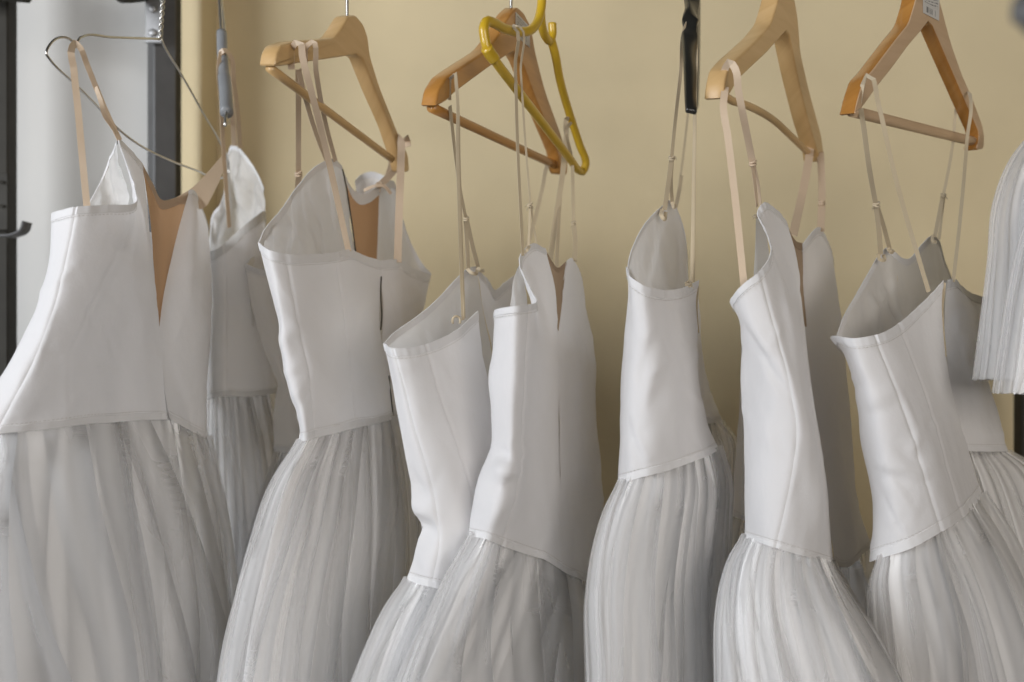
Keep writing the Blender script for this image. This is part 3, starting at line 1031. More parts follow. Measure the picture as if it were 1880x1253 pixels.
skirt(B, [(372, 738, 1.37), (366, 850, 1.43), (362, 1000, 1.43), (350, 1400, 1.43)], [(507, 726, 1.38), (525, 800, 1.45), (545, 960, 1.45), (560, 1400, 1.45)], (0.03, 0.05), dev=((0, 0), (0.3, -8), (0.6, 0), (1, 0)), waist=WAISTS[B.name][:1], seed=12, layers=2, nth=260)

# ---- C: behind D's left
Cd = dress("mostly hidden white dress whose edge shows behind the one with the open zip", (560, 1450, 1.33))
sheet(Cd, [[(470, 500, 1.36), (490, 600, 1.36), (512, 700, 1.36), (512, 828, 1.36)],
           [(453, 486, 1.30), (466, 560, 1.30), (486, 640, 1.30), (510, 700, 1.30), (506, 760, 1.30), (508, 829, 1.30)],
           [(480, 496, 1.28), (494, 580, 1.28), (512, 660, 1.28), (530, 740, 1.28), (532, 831, 1.28)],
           [(530, 500, 1.29), (545, 660, 1.29), (570, 831, 1.29)], [(575, 500, 1.33), (590, 660, 1.33), (605, 828, 1.33)]], waist=True, seed=7,
      wr=[(470, 570, 500, 600, 9, 2), (500, 690, 530, 670, 9, 2.2)])
sheet(Cd, [[(453, 486, 1.30), (462, 600, 1.33)], [(466, 473, 1.34), (480, 600, 1.36)], [(500, 468, 1.38), (510, 600, 1.38)], [(560, 470, 1.40), (570, 600, 1.4)]], name="lining", mat=LINING, seed=8)
strap(Cd, [(548, 128, 1.0), (548, 200, 1.12), (548, 318, 1.24)], 10, SATIN, tw=0.1)
k = strap(Cd, [(549, 318, 1.24), (546, 360, 1.27), (540, 420, 1.31), (536, 470, 1.34)], 11, SATIN, tw=0.2)
knot(Cd, 548, 320, 1.235, 0.005, SATIN, fray=0)
skirt(Cd, [(506, 832, 1.32), (482, 915, 1.38), (455, 1020, 1.38), (425, 1130, 1.38), (395, 1400, 1.38)], [(608, 832, 1.40), (640, 960, 1.40), (660, 1400, 1.40)], (0.03, 0.05), waist=WAISTS[Cd.name][:1], seed=13, layers=2, nth=260)

# ---- D: open zip, tan insert at the back of the neckline
D = dress("white dress with open back zip and tan insert inside, under the leftmost wooden hanger", (600, 1480, 1.14))
sheet(D, [[(474, 446, 1.035), (491, 520, 1.035), (507, 588, 1.035), (518, 662, 1.04), (535, 729, 1.04), (551, 785, 1.045), (551, 812, 1.05)],
          [(497, 461, 1.015), (514, 560, 1.015), (535, 680, 1.02), (560, 780, 1.025), (563, 808, 1.03)],
          [(525, 467, 1.025), (545, 576, 1.025), (564, 671, 1.03), (576, 770, 1.035), (579, 803, 1.04)],
          [(570, 468, 1.055), (588, 576, 1.055), (604, 671, 1.06), (614, 770, 1.06), (617, 795, 1.065)],
          [(616, 464, 1.10), (631, 566, 1.10), (643, 690, 1.10), (653, 770, 1.10), (655, 785, 1.10)],
          [(642, 459, 1.13), (655, 560, 1.13), (668, 680, 1.13), (680, 765, 1.13), (683, 779, 1.135)],
          [(668, 470, 1.16), (680, 560, 1.16), (692, 680, 1.165), (703, 760, 1.165), (706, 773, 1.17)],
          [(702, 480, 1.195), (698, 540, 1.2), (699, 610, 1.2), (711, 690, 1.2), (719, 755, 1.2), (722, 769, 1.2)]],
      seams=(2, 4), waist=True, seed=9, crumple=0.0014, crumple_scale=16, bind_h=0.009, waist_h=0.008,
      wr=[(505, 560, 540, 640, 16, -2.4), (500, 640, 555, 590, 14, 2.2), (590, 640, 545, 740, 22, 2.2), (545, 600, 600, 560, 16, -1.5), (520, 690, 560, 660, 10, 1.8), (600, 700, 640, 600, 18, -1.6), (540, 760, 575, 700, 10, -1.6)])
sheet(D, [[(702, 479, 1.205), (701, 505, 1.21), (704, 560, 1.212), (702, 615, 1.212), (704, 690, 1.212), (712, 768, 1.212)],
          [(728, 477, 1.235), (728, 540, 1.235), (728, 650, 1.235), (728, 768, 1.235)],
          [(752, 490, 1.28), (750, 560, 1.28), (746, 650, 1.28), (742, 768, 1.27)],
          [(791, 506, 1.37), (781, 555, 1.36), (766, 620, 1.34), (758, 768, 1.32)]], seed=10, waist=True, bind_h=0.010)
sheet(D, [[(474, 446, 1.035), (505, 520, 1.07), (545, 780, 1.10)], [(487, 420, 1.075), (515, 520, 1.095), (555, 780, 1.12)], [(512, 390, 1.11), (525, 520, 1.13), (565, 780, 1.15)],
          [(545, 345, 1.15), (556, 500, 1.17), (580, 780, 1.19)], [(580, 306, 1.19), (590, 500, 1.2), (605, 780, 1.22)], [(600, 295, 1.21), (612, 500, 1.22), (622, 780, 1.23)],
          [(614, 294, 1.225), (632, 450, 1.235), (645, 780, 1.24)], [(627, 306, 1.24), (640, 380, 1.245), (650, 450, 1.25), (662, 780, 1.25)]],
      name="lining", mat=LINING, crumple=0.0055, crumple_scale=34, seed=11,
      wr=[(570, 360, 590, 440, 7, 4), (545, 380, 560, 450, 8, -4), (595, 330, 610, 440, 6, 3.5), (520, 400, 530, 460, 8, 3), (560, 400, 578, 460, 4, 3)])
sheet(D, [[(629, 312, 1.243), (643, 390, 1.25), (655, 480, 1.26), (664, 780, 1.26)], [(645, 345, 1.262), (655, 420, 1.265), (662, 500, 1.27), (670, 780, 1.27)], [(664, 358, 1.28), (668, 420, 1.28), (672, 500, 1.285), (680, 780, 1.285)],
          [(680, 352, 1.295), (682, 420, 1.295), (684, 500, 1.295), (690, 780, 1.295)], [(697, 341, 1.31), (694, 420, 1.305), (692, 500, 1.305), (698, 780, 1.305)]], name="mesh_insert", mat=NUDE,
      binding=True, bind_mat=BIND, bind_h=0.013, seed=12, crumple=0.001)
sheet(D, [[(690, 346, 1.312), (689, 420, 1.312), (692, 780, 1.31)], [(705, 338, 1.325), (706, 450, 1.325), (708, 780, 1.32)], [(724, 336, 1.35), (726, 450, 1.35), (726, 780, 1.345)], [(738, 400, 1.37), (742, 480, 1.37), (738, 780, 1.36)],
          [(757, 452, 1.385), (757, 500, 1.38), (745, 780, 1.36)], [(778, 488, 1.385), (772, 520, 1.38), (750, 780, 1.35)], [(791, 503, 1.372), (782, 530, 1.375), (756, 780, 1.34)]],
      name="lining", mat=LINING, seed=13, crumple=0.003, crumple_scale=28, bind_h=0.010)
sheet(D, [[(652, 332, 1.36), (660, 420, 1.36)], [(664, 321, 1.375), (668, 420, 1.37)], [(682, 316, 1.38), (684, 420, 1.38)], [(702, 322, 1.38), (704, 420, 1.38)], [(722, 338, 1.365), (724, 420, 1.37)]], name="cup", mat=WHITE, seed=14, crumple=0.003)
strap(D, [(535, 128, 0.992), (541, 80, 0.978), (548, 77, 0.968), (556, 110, 0.967), (572, 170, 0.985), (602, 290, 1.05), (640, 462, 1.13)], 12, SATIN, tw=0.15, tw2=-0.1)
strap(D, [(560, 124, 1.01), (566, 82, 0.998), (572, 78, 0.99), (580, 130, 1.0), (588, 180, 1.05), (600, 236, 1.14), (616, 296, 1.22)], 9, SATIN, tw=0.3)
strap(D, [(548, 128, 1.0), (560, 178, 1.04), (582, 250, 1.15), (600, 296, 1.21)], 9, SATIN, tw=0.4)
strap(D, [(748, 270, 1.30), (744, 252, 1.29), (739, 250, 1.262), (737, 272, 1.25), (736, 300, 1.25), (733, 380, 1.24), (730, 482, 1.235)], 14, SATIN, tw=0.2)
strap(D, [(724, 262, 1.3), (718, 300, 1.32), (708, 332, 1.33)], 9, SATIN, tw=0.3)
strap(D, [(732, 300, 1.29), (716, 322, 1.3), (702, 336, 1.31)], 14, SATIN, tw=0.5)
kn = knot(D, 697, 340, 1.30, 0.005, SATIN, fray=3)
strap(D, [(668, 350, 1.30), (685, 343, 1.29), (705, 342, 1.29), (718, 356, 1.29)], 6, SATIN, tw=0.4, name="tied_ribbon_end")
skirt(D, [(549, 814, 1.05), (506, 880, 1.03), (466, 1000, 1.02), (436, 1120, 1.01), (395, 1400, 1.0)], [(734, 767, 1.22), (754, 850, 1.225), (768, 950, 1.23), (772, 1100, 1.23), (772, 1400, 1.22)], (0.035, 0.085),
      dev=((0, 0), (0.2, 1), (0.5, 1), (1, 0)), waist=WAISTS[D.name][:1], seed=14, pleat=0.008)

strap(D, [(700, 508, 1.196), (699, 545, 1.197), (701, 580, 1.198), (699, 606, 1.199)], 2.6, GAP_SHADE_AND_EDGE, name="zip_gap_strip")  # dark strip standing in for the shade inside the open zip
strap(D, [(714, 690, 1.2), (718, 730, 1.2), (722, 764, 1.2)], 2.4, GAP_SHADE_AND_EDGE, name="zip_gap_strip")  # lower end of the gap, its shade painted as a strip too
strap(D, [(629, 311, 1.238), (637, 350, 1.24), (643, 390, 1.242), (650, 440, 1.245), (655, 478, 1.248)], 2.6, GAP_SHADE_AND_EDGE, name="insert_edge")

# ---- E
E = dress("white dress with drooping empty bodice and tied cords, under the orange hanger", (800, 1480, 1.06))
sheet(E, [[(705, 631, 0.985), (713, 664, 0.985), (730, 758, 0.985), (750, 875, 0.99), (758, 930, 0.995), (770, 966, 1.0), (767, 998, 1.0), (748, 1066, 1.0)],
          [(722, 640, 0.965), (738, 700, 0.965), (762, 790, 0.97), (785, 864, 0.975), (800, 930, 0.98), (806, 990, 0.98), (792, 1078, 0.98)],
          [(748, 640, 0.97), (770, 720, 0.97), (800, 810, 0.975), (825, 880, 0.98), (840, 960, 0.985), (830, 1084, 0.99)],
          [(781, 633, 0.985), (814, 746, 0.985), (848, 836, 0.99), (866, 900, 1.0), (876, 980, 1.0), (870, 1088, 1.01)],
          [(830, 612, 1.02), (856, 720, 1.02), (880, 820, 1.03), (898, 900, 1.03), (908, 1090, 1.04)],
          [(878, 572, 1.07), (886, 640, 1.07), (900, 720, 1.08), (915, 800, 1.08), (930, 900, 1.08), (940, 1090, 1.09)]],
      seams=(1, 3), waist=True, seed=15, crumple=0.0012, crumple_scale=15, bind_h=0.008,
      wr=[(752, 925, 800, 948, 11, 5), (765, 962, 800, 985, 12, -4.5), (750, 880, 780, 905, 12, -2.5), (768, 1000, 790, 1050, 14, 3), (735, 660, 760, 780, 9, -1.2)])
sheet(E, [[(705, 631, 0.985), (735, 700, 1.03), (755, 780, 1.05)], [(724, 611, 1.03), (748, 700, 1.06), (765, 780, 1.07)], [(760, 586, 1.07), (770, 700, 1.09), (775, 780, 1.11)],
          [(800, 553, 1.11), (810, 680, 1.13), (815, 780, 1.14)], [(838, 512, 1.15), (848, 650, 1.16), (855, 780, 1.17)], [(858, 494, 1.17), (868, 640, 1.175), (876, 780, 1.18)],
          [(873, 490, 1.185), (889, 580, 1.185), (906, 670, 1.185), (914, 800, 1.185)], ],
      name="lining", mat=LINING, seed=16, crumple=0.002, wr=[(770, 600, 790, 640, 8, 2), (850, 540, 870, 620, 9, -2.5)])
sheet(E, [[(873, 490, 1.186), (889, 580, 1.186), (907, 670, 1.186), (915, 800, 1.186)], [(890, 509, 1.21), (904, 600, 1.21), (915, 700, 1.21), (925, 800, 1.21)], [(908, 533, 1.235), (915, 640, 1.23), (930, 800, 1.23)],
          [(926, 520, 1.26), (930, 640, 1.25), (940, 800, 1.25)], [(950, 503, 1.29), (952, 640, 1.28), (955, 800, 1.28)]], seed=17, crumple=0.002, bind_h=0.011)
strap(E, [(826, 184, 0.995), (829, 140, 0.985), (834, 134, 0.975), (838, 160, 0.972), (840, 280, 0.985), (844, 420, 1.005), (850, 588, 1.035)], 6, ELASTIC, tw=0.4)
strap(E, [(838, 138, 0.973), (841, 180, 0.975), (844, 300, 0.99), (848, 440, 1.01), (853, 585, 1.035)], 4, ELASTIC, tw=0.8)
strap(E, [(826, 195, 1.0), (834, 270, 1.03), (845, 350, 1.07), (855, 402, 1.1)], 9, ELASTIC, tw=0.9)
strap(E, [(854, 404, 1.1), (857, 440, 1.12), (860, 495, 1.155)], 8, ELASTIC, tw=0.5)
strap(E, [(857, 404, 1.1), (866, 445, 1.13), (878, 492, 1.175)], 8, ELASTIC, tw=0.3)
knot(E, 856, 402, 1.098, 0.0035, ELASTIC, fray=2)
strap(E, [(858, 494, 1.15), (864, 500, 1.145), (874, 503, 1.15), (876, 496, 1.16)], 6, ELASTIC, name="strap_loop")
strap(E, [(876, 492, 1.165), (883, 498, 1.165), (889, 497, 1.18)], 6, ELASTIC, name="strap_loop")
loop_ring(E, 838, 590, 1.03, 0.004)
strap(E, [(1010, 292, 1.31), (1006, 300, 1.31), (996, 345, 1.32), (980, 410, 1.32), (955, 500, 1.30)], 7, ELASTIC, tw=0.2)
sheet(E, [[(735, 720, 1.06), (790, 1078, 1.03)], [(800, 720, 1.16), (850, 1085, 1.13)], [(930, 720, 1.24), (935, 1090, 1.18)]], name="back_panel", binding=False, nv=16, du=9.0, seed=52)
skirt(E, [(747, 1068, 1.0), (716, 1110, 0.99), (682, 1180, 0.98), (652, 1260, 0.97), (610, 1420, 0.97)], [(945, 1094, 1.1), (960, 1160, 1.1), (975, 1260, 1.1), (985, 1420, 1.1)], (0.02, 0.04),
      dev=((0, 0), (0.2, 7), (0.5, 4), (1, 0)), waist=WAISTS[E.name][:1], seed=15, layers=3, nth=360, pleat=0.006)

# ---- F
Fd = dress("white dress with curled front edge and pointed nude neckline, under the yellow hanger", (920, 1500, 1.05))
sheet(Fd, [[(958, 600, 1.07), (960, 700, 1.07), (955, 830, 1.07), (930, 985, 1.06)],
           [(919, 567, 0.965), (917, 624, 0.965), (910, 690, 0.965), (912, 758, 0.965), (910, 828, 0.97), (892, 880, 0.965), (877, 945, 0.965), (870, 985, 0.97)],
           [(946, 563, 0.955), (944, 640, 0.952), (940, 740, 0.952), (936, 830, 0.955), (922, 890, 0.95), (905, 950, 0.95), (893, 990, 0.955)],
           [(973, 560, 0.97), (966, 660, 0.97), (960, 760, 0.97), (958, 840, 0.97), (948, 900, 0.968), (932, 960, 0.965), (920, 1001, 0.965)],
           [(986, 551, 0.995), (984, 640, 0.998), (976, 760, 1.0), (972, 860, 1.0), (962, 940, 0.99), (950, 1012, 0.985)],
           [(964, 511, 1.025), (991, 620, 1.02), (990, 760, 1.02), (988, 900, 1.02), (978, 1021, 1.01)],
           [(953, 478, 1.045), (997, 610, 1.045), (1002, 760, 1.045), (1000, 900, 1.04), (996, 1026, 1.04)],
           [(975, 449, 1.075), (1008, 600, 1.075), (1012, 760, 1.075), (1013, 900, 1.07), (1012, 1035, 1.07)],
           [(1001, 457, 1.105), (1020, 540, 1.11), (1023, 620, 1.11), (1026, 800, 1.11), (1031, 1046, 1.10)]],
      seams=(3,), waist=True, seed=18, crumple=0.0013, crumple_scale=15, bind_h=0.006, waist_h=0.006,
      wr=[(905, 862, 950, 868, 14, 5), (915, 830, 945, 838, 10, -4), (900, 905, 945, 880, 12, -3.5), (945, 900, 900, 960, 14, 3), (960, 560, 950, 800, 10, 1.4), (930, 820, 945, 850, 8, 3)])
sheet(Fd, [[(934, 575, 1.02), (934, 640, 1.03)], [(938, 545, 1.03), (938, 640, 1.04)], [(943, 512, 1.045), (946, 640, 1.05)], [(952, 490, 1.048), (960, 640, 1.06)], [(960, 480, 1.06), (975, 640, 1.06)]],
      name="lining", mat=LINING, seed=19, binding=False, crumple=0.003, crumple_scale=30)
sheet(Fd, [[(1040, 479, 1.155), (1030, 545, 1.145), (1024, 612, 1.125), (1027, 800, 1.11), (1032, 1047, 1.10)],
           [(1050, 474, 1.175), (1048, 600, 1.165), (1046, 800, 1.15), (1048, 1056, 1.13)],
           [(1062, 492, 1.22), (1074, 600, 1.21), (1076, 800, 1.19), (1072, 1066, 1.17)],
           [(1070, 525, 1.28), (1091, 650, 1.275), (1095, 790, 1.26), (1107, 880, 1.25), (1105, 980, 1.23), (1090, 1075, 1.21)],
           [(1055, 540, 1.35), (1080, 800, 1.33), (1075, 1060, 1.3)]], waist=True, seed=20, binding=False, waist_h=0.006,
      wr=[(1060, 640, 1055, 900, 12, 1.5), (1040, 870, 1090, 850, 14, 1.5), (1040, 920, 1090, 890, 14, -1.5)])
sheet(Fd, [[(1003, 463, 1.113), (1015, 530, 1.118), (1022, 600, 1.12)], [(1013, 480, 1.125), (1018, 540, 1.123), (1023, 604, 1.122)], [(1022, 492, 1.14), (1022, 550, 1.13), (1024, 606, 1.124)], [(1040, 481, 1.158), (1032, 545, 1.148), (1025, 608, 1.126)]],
      name="mesh_insert", mat=NUDE_SHADED, bind_mat=NUDE_SHADED, bind_h=0.005, seed=21, crumple=0.0006, nv=20)
strap(Fd, [(938, 62, 1.04), (940, 47, 1.03), (944, 50, 1.022), (946, 120, 1.025), (950, 260, 1.04), (960, 470, 1.055)], 7, ELASTIC, tw=0.7)
strap(Fd, [(944, 62, 1.05), (946, 46, 1.04), (951, 48, 1.034), (956, 130, 1.04), (966, 280, 1.06), (974, 375, 1.07)], 4, ELASTIC, tw=0.4)
strap(Fd, [(973, 376, 1.07), (972, 410, 1.07), (970, 455, 1.07)], 4, ELASTIC)
strap(Fd, [(975, 376, 1.07), (979, 410, 1.075), (985, 447, 1.085)], 4, ELASTIC)
knot(Fd, 973, 377, 1.068, 0.0032, ELASTIC, fray=6)
strap(Fd, [(963, 464, 1.06), (967, 460, 1.055), (972, 452, 1.06)], 6, ELASTIC, name="strap_loop")
strap(Fd, [(1054, 232, 1.262), (1050, 216, 1.255), (1044, 216, 1.238), (1040, 250, 1.238), (1034, 310, 1.235), (1024, 380, 1.22), (1010, 475, 1.18)], 10, ELASTIC, tw=0.3)
strap(Fd, [(1030, 340, 1.24), (1025, 420, 1.2), (1022, 490, 1.15)], 7, ELASTIC, tw=0.5)
strap(Fd, [(1057, 238, 1.266), (1053, 224, 1.258), (1049, 226, 1.242), (1051, 300, 1.24), (1053, 410, 1.22)], 6, ELASTIC, tw=0.3)
strap(Fd, [(1053, 410, 1.22), (1056, 440, 1.2), (1055, 480, 1.185)], 9, ELASTIC, tw=0.3)
knot(Fd, 1053, 410, 1.218, 0.0032, ELASTIC, fray=4)
sheet(Fd, [[(958, 605, 1.075), (960, 800, 1.075), (930, 985, 1.065)], [(1000, 620, 1.24), (1000, 1010, 1.2)], [(1055, 545, 1.355), (1080, 800, 1.335), (1075, 1060, 1.305)]], name="back_panel", binding=False, nv=16, du=9.0, seed=53)
skirt(Fd, [(869, 988, 0.968), (832, 1048, 0.955), (794, 1126, 0.945), (740, 1253, 0.935), (690, 1420, 0.93)], [(1092, 1078, 1.2), (1100, 1130, 1.2), (1098, 1200, 1.19), (1092, 1420, 1.18)], (0.03, 0.07),
      dev=((0, 0), (0.15, -2), (0.3, -5), (0.55, -14), (0.8, -8), (1, 0)), waist=WAISTS[Fd.name][:2], seed=16, pleat=0.007)

# ---- G
Gd = dress("white dress with tall pointed back on thin cords, under the black hanger", (1230, 1480, 1.1))
sheet(Gd, [[(1175, 540, 1.1), (1172, 700, 1.1), (1165, 880, 1.1)],
           [(1152, 495, 1.01), (1155, 534, 1.01), (1152, 613, 1.01), (1148, 701, 1.01), (1146, 789, 1.01), (1141, 886, 1.01)],
           [(1160, 511, 0.995), (1166, 613, 0.992), (1164, 701, 0.992), (1164, 789, 0.992), (1160, 881, 0.995)],
           [(1178, 523, 0.99), (1184, 613, 0.987), (1184, 701, 0.987), (1186, 789, 0.987), (1185, 874, 0.99)],
           [(1207, 532, 1.005), (1216, 622, 1.0), (1222, 701, 1.0), (1228, 789, 1.0), (1232, 861, 1.005)],
           [(1235, 533, 1.035), (1246, 622, 1.03), (1252, 701, 1.03), (1262, 789, 1.03), (1272, 847, 1.035)],
           [(1257, 528, 1.065), (1266, 622, 1.06), (1272, 701, 1.06), (1284, 789, 1.06), (1300, 836, 1.065)],
           [(1282, 515, 1.10), (1278, 550, 1.10), (1281, 622, 1.10), (1284, 701, 1.10), (1297, 772, 1.10), (1320, 825, 1.10)]],
      waist=True, seed=22, crumple=0.0013, crumple_scale=16, bind_h=0.0085,
      wr=[(1218, 620, 1180, 750, 10, 1.3), (1205, 610, 1165, 740, 12, -1.2), (1216, 622, 1246, 705, 5, -1.0), (1251, 556, 1264, 622, 4, -1.0), (1152, 763, 1181, 872, 5, -1.2), (1170, 640, 1200, 600, 14, 1.5), (1190, 760, 1230, 690, 14, -1.6), (1240, 640, 1240, 840, 22, 1.2)])
sheet(Gd, [[(1152, 495, 1.01), (1156, 560, 1.02), (1158, 640, 1.03)], [(1157, 468, 1.045), (1163, 560, 1.055), (1166, 640, 1.06)], [(1170, 435, 1.075), (1176, 560, 1.085), (1178, 640, 1.09)],
           [(1192, 402, 1.11), (1198, 560, 1.12), (1200, 640, 1.12)], [(1215, 380, 1.14), (1220, 560, 1.15), (1220, 640, 1.15)], [(1231, 369, 1.16), (1236, 560, 1.165), (1236, 640, 1.165)],
           [(1246, 393, 1.175), (1252, 560, 1.175), (1252, 640, 1.175)], [(1258, 432, 1.18), (1262, 560, 1.18), (1262, 640, 1.18)], [(1263, 485, 1.18), (1266, 560, 1.18), (1266, 640, 1.18)]],
      name="lining", mat=LINING, seed=23, crumple=0.0025, crumple_scale=26, bind_h=0.005, wr=[(1195, 450, 1185, 520, 9, 3.5), (1215, 430, 1225, 520, 9, -3), (1240, 420, 1240, 510, 7, 2.5)])
sheet(Gd, [[(1276, 520, 1.2), (1280, 640, 1.2), (1285, 778, 1.2)], [(1280, 528, 1.24), (1290, 650, 1.24), (1305, 777, 1.24)], [(1278, 560, 1.28), (1293, 680, 1.28), (1312, 735, 1.28), (1326, 773, 1.28)], [(1270, 560, 1.33), (1280, 660, 1.33), (1300, 770, 1.33)]],
      seed=24, waist=True, crumple=0.0015)
strap(Gd, [(1263, 40, 1.06), (1259, 48, 1.052), (1250, 130, 1.06), (1240, 220, 1.08), (1233, 290, 1.1)], 7, ELASTIC, tw=0.5)
strap(Gd, [(1233, 292, 1.1), (1228, 330, 1.11), (1220, 386, 1.13)], 9, ELASTIC, tw=0.4)
strap(Gd, [(1234, 292, 1.1), (1232, 330, 1.12), (1234, 372, 1.15)], 7, ELASTIC, tw=0.4)
knot(Gd, 1233, 291, 1.098, 0.0036, ELASTIC, fray=6)
strap(Gd, [(1216, 384, 1.13), (1214, 396, 1.12), (1220, 403, 1.12), (1222, 390, 1.13)], 7, ELASTIC, name="strap_loop")
strap(Gd, [(1233, 370, 1.15), (1238, 381, 1.145), (1240, 375, 1.15)], 6, ELASTIC, name="strap_loop")
strap(Gd, [(1275, 40, 1.06), (1277, 60, 1.052), (1275, 200, 1.07), (1272, 380, 1.08), (1269, 520, 1.09)], 5, ELASTIC)
strap(Gd, [(1277, 60, 1.055), (1277, 200, 1.075), (1275, 380, 1.085), (1274, 518, 1.095)], 4, ELASTIC)
strap(Gd, [(1274, 60, 1.3), (1262, 220, 1.3), (1250, 322, 1.27)], 4, ELASTIC)
strap(Gd, [(1251, 322, 1.27), (1247, 350, 1.25), (1240, 385, 1.2)], 7, ELASTIC, tw=0.3)
knot(Gd, 1264, 522, 1.075, 0.004, ELASTIC, fray=5)
sheet(Gd, [[(1175, 545, 1.105), (1165, 880, 1.105)], [(1230, 600, 1.2), (1230, 850, 1.2)], [(1276, 560, 1.225), (1285, 776, 1.225)]], name="back_panel", binding=False, nv=16, du=9.0, seed=54)
skirt(Gd, [(1140, 890, 1.01), (1120, 930, 1.0), (1102, 990, 0.99), (1088, 1090, 0.985), (1092, 1253, 0.98), (1085, 1420, 0.98)], [(1322, 828, 1.11), (1338, 880, 1.12), (1338, 960, 1.12), (1334, 1060, 1.12), (1348, 1253, 1.12), (1365, 1420, 1.12)], (0.03, 0.07),
      dev=((0, 0), (0.25, 2), (0.5, 4), (1, 0)), waist=WAISTS[Gd.name][:1], seed=17, pleat=0.008)
skirt(Gd, [(1283, 780, 1.24), (1280, 860, 1.24), (1270, 1000, 1.24), (1265, 1400, 1.24)], [(1327, 776, 1.3), (1350, 806, 1.3), (1356, 880, 1.3), (1360, 1400, 1.3)], (0.02, 0.03), seed=18, layers=2, nth=220)

strap(Gd, [(1281, 526, 1.098), (1278, 556, 1.098), (1279, 590, 1.1), (1281, 612, 1.1)], 6, ELASTIC, name="zip_gap_strip")

# ---- H
H = dress("bright white dress with folded out front edge on wide pinkish ribbons", (1450, 1480, 1.1))
sheet(H, [[(1385, 560, 1.07), (1385, 700, 1.07), (1388, 850, 1.07), (1390, 990, 1.06)],
          [(1341, 553, 0.995), (1353, 580, 1.0), (1362, 640, 1.01), (1361, 702, 1.015), (1365, 772, 1.015), (1369, 912, 1.01), (1369, 988, 1.01)],
          [(1352, 536, 0.978), (1368, 600, 0.98), (1382, 680, 0.99), (1384, 772, 0.99), (1384, 900, 0.985), (1384, 993, 0.988)],
          [(1370, 518, 0.97), (1392, 610, 0.968), (1412, 700, 0.968), (1416, 800, 0.968), (1410, 900, 0.968), (1402, 999, 0.97)],
          [(1396, 498, 0.972), (1425, 609, 0.965), (1451, 714, 0.96), (1463, 795, 0.96), (1454, 871, 0.96), (1425, 1006, 0.963)],
          [(1413, 470, 0.99), (1440, 600, 0.975), (1468, 714, 0.965), (1484, 800, 0.965), (1482, 890, 0.965), (1462, 1017, 0.968)],
          [(1405, 432, 1.01), (1448, 570, 0.985), (1476, 710, 0.975), (1494, 810, 0.975), (1500, 900, 0.975), (1492, 1025, 0.98)],
          [(1391, 396, 1.03), (1456, 560, 1.0), (1482, 700, 0.99), (1502, 815, 0.99), (1511, 900, 0.99), (1510, 1030, 1.0)],
          [(1402, 373, 1.045), (1462, 545, 1.02), (1486, 700, 1.015), (1507, 830, 1.015), (1520, 1033, 1.03)],
          [(1425, 386, 1.06), (1466, 540, 1.05), (1488, 704, 1.05), (1509, 838, 1.05), (1525, 1034, 1.06)],
          [(1445, 410, 1.09), (1464, 475, 1.09), (1472, 548, 1.09), (1490, 706, 1.10), (1511, 842, 1.10), (1530, 1036, 1.11)]],
      seams=(4,), waist=True, seed=25, crumple=0.0012, crumple_scale=13, bind_h=0.0065, waist_h=0.005,
      wr=[(1352, 582, 1454, 737, 8, -2.6), (1365, 575, 1450, 700, 14, 2.0), (1470, 850, 1480, 980, 18, -2.0), (1505, 860, 1505, 1000, 10, 1.8), (1400, 640, 1385, 950, 20, 1.5), (1398, 400, 1420, 470, 10, 2)])
sheet(H, [[(1384, 500, 1.06), (1390, 600, 1.06)], [(1387, 440, 1.07), (1395, 600, 1.07)], [(1389, 392, 1.075), (1410, 600, 1.08)], [(1400, 376, 1.085), (1430, 600, 1.09)]], name="lining", mat=LINING, seed=26, binding=False)
sheet(H, [[(1473, 450, 1.16), (1475, 560, 1.16), (1490, 720, 1.16), (1512, 850, 1.16), (1532, 1034, 1.15)],
          [(1488, 430, 1.175), (1494, 600, 1.175), (1508, 740, 1.175), (1526, 860, 1.175), (1542, 1040, 1.165)],
          [(1500, 419, 1.19), (1512, 600, 1.19), (1528, 760, 1.19), (1542, 880, 1.19), (1553, 1042, 1.18)],
          [(1516, 434, 1.24), (1534, 580, 1.235), (1548, 760, 1.23), (1560, 900, 1.22), (1578, 1024, 1.21)],
          [(1527, 470, 1.28), (1543, 580, 1.28), (1554, 680, 1.28), (1563, 796, 1.27), (1572, 915, 1.26), (1600, 1003, 1.25)],
          [(1510, 490, 1.35), (1540, 760, 1.34), (1575, 1000, 1.31)]], waist=True, seed=27, crumple=0.0015, bind_h=0.008, waist_h=0.006,
      wr=[(1500, 640, 1530, 900, 12, 1.5), (1546, 900, 1555, 1030, 8, -2)])
sheet(H, [[(1444, 414, 1.125), (1462, 500, 1.125), (1472, 600, 1.125)], [(1458, 440, 1.14), (1468, 520, 1.14), (1476, 600, 1.14)], [(1474, 448, 1.165), (1477, 520, 1.165), (1482, 600, 1.165)]], name="mesh_insert", mat=NUDE_SHADED, bind_mat=NUDE_SHADED, bind_h=0.008, seed=28, nv=20)
sheet(H, [[(1364, 560, 1.19), (1357, 750, 1.19), (1341, 946, 1.19)], [(1372, 560, 1.17), (1368, 750, 1.17), (1362, 954, 1.17)], [(1400, 560, 1.18), (1400, 750, 1.18), (1400, 968, 1.18)]], waist=True, seed=29, binding=False, waist_h=0.005)
strap(H, [(1332, 160, 0.985), (1328, 190, 0.975), (1336, 250, 0.975), (1348, 350, 0.978), (1366, 524, 0.985)], 13, SATIN, tw=0.15, tw2=0.0)
strap(H, [(1330, 170, 0.992), (1332, 125, 0.985), (1340, 114, 0.972), (1347, 122, 0.968), (1356, 170, 0.975), (1370, 240, 1.0), (1382, 300, 1.03)], 13, SATIN, tw=0.1, tw2=-0.2)
strap(H, [(1381, 300, 1.03), (1386, 340, 1.045), (1390, 380, 1.06)], 7, SATIN, tw=0.5, tw2=1.0)
strap(H, [(1384, 300, 1.03), (1392, 340, 1.05), (1396, 378, 1.07)], 6, SATIN, tw=-0.6)
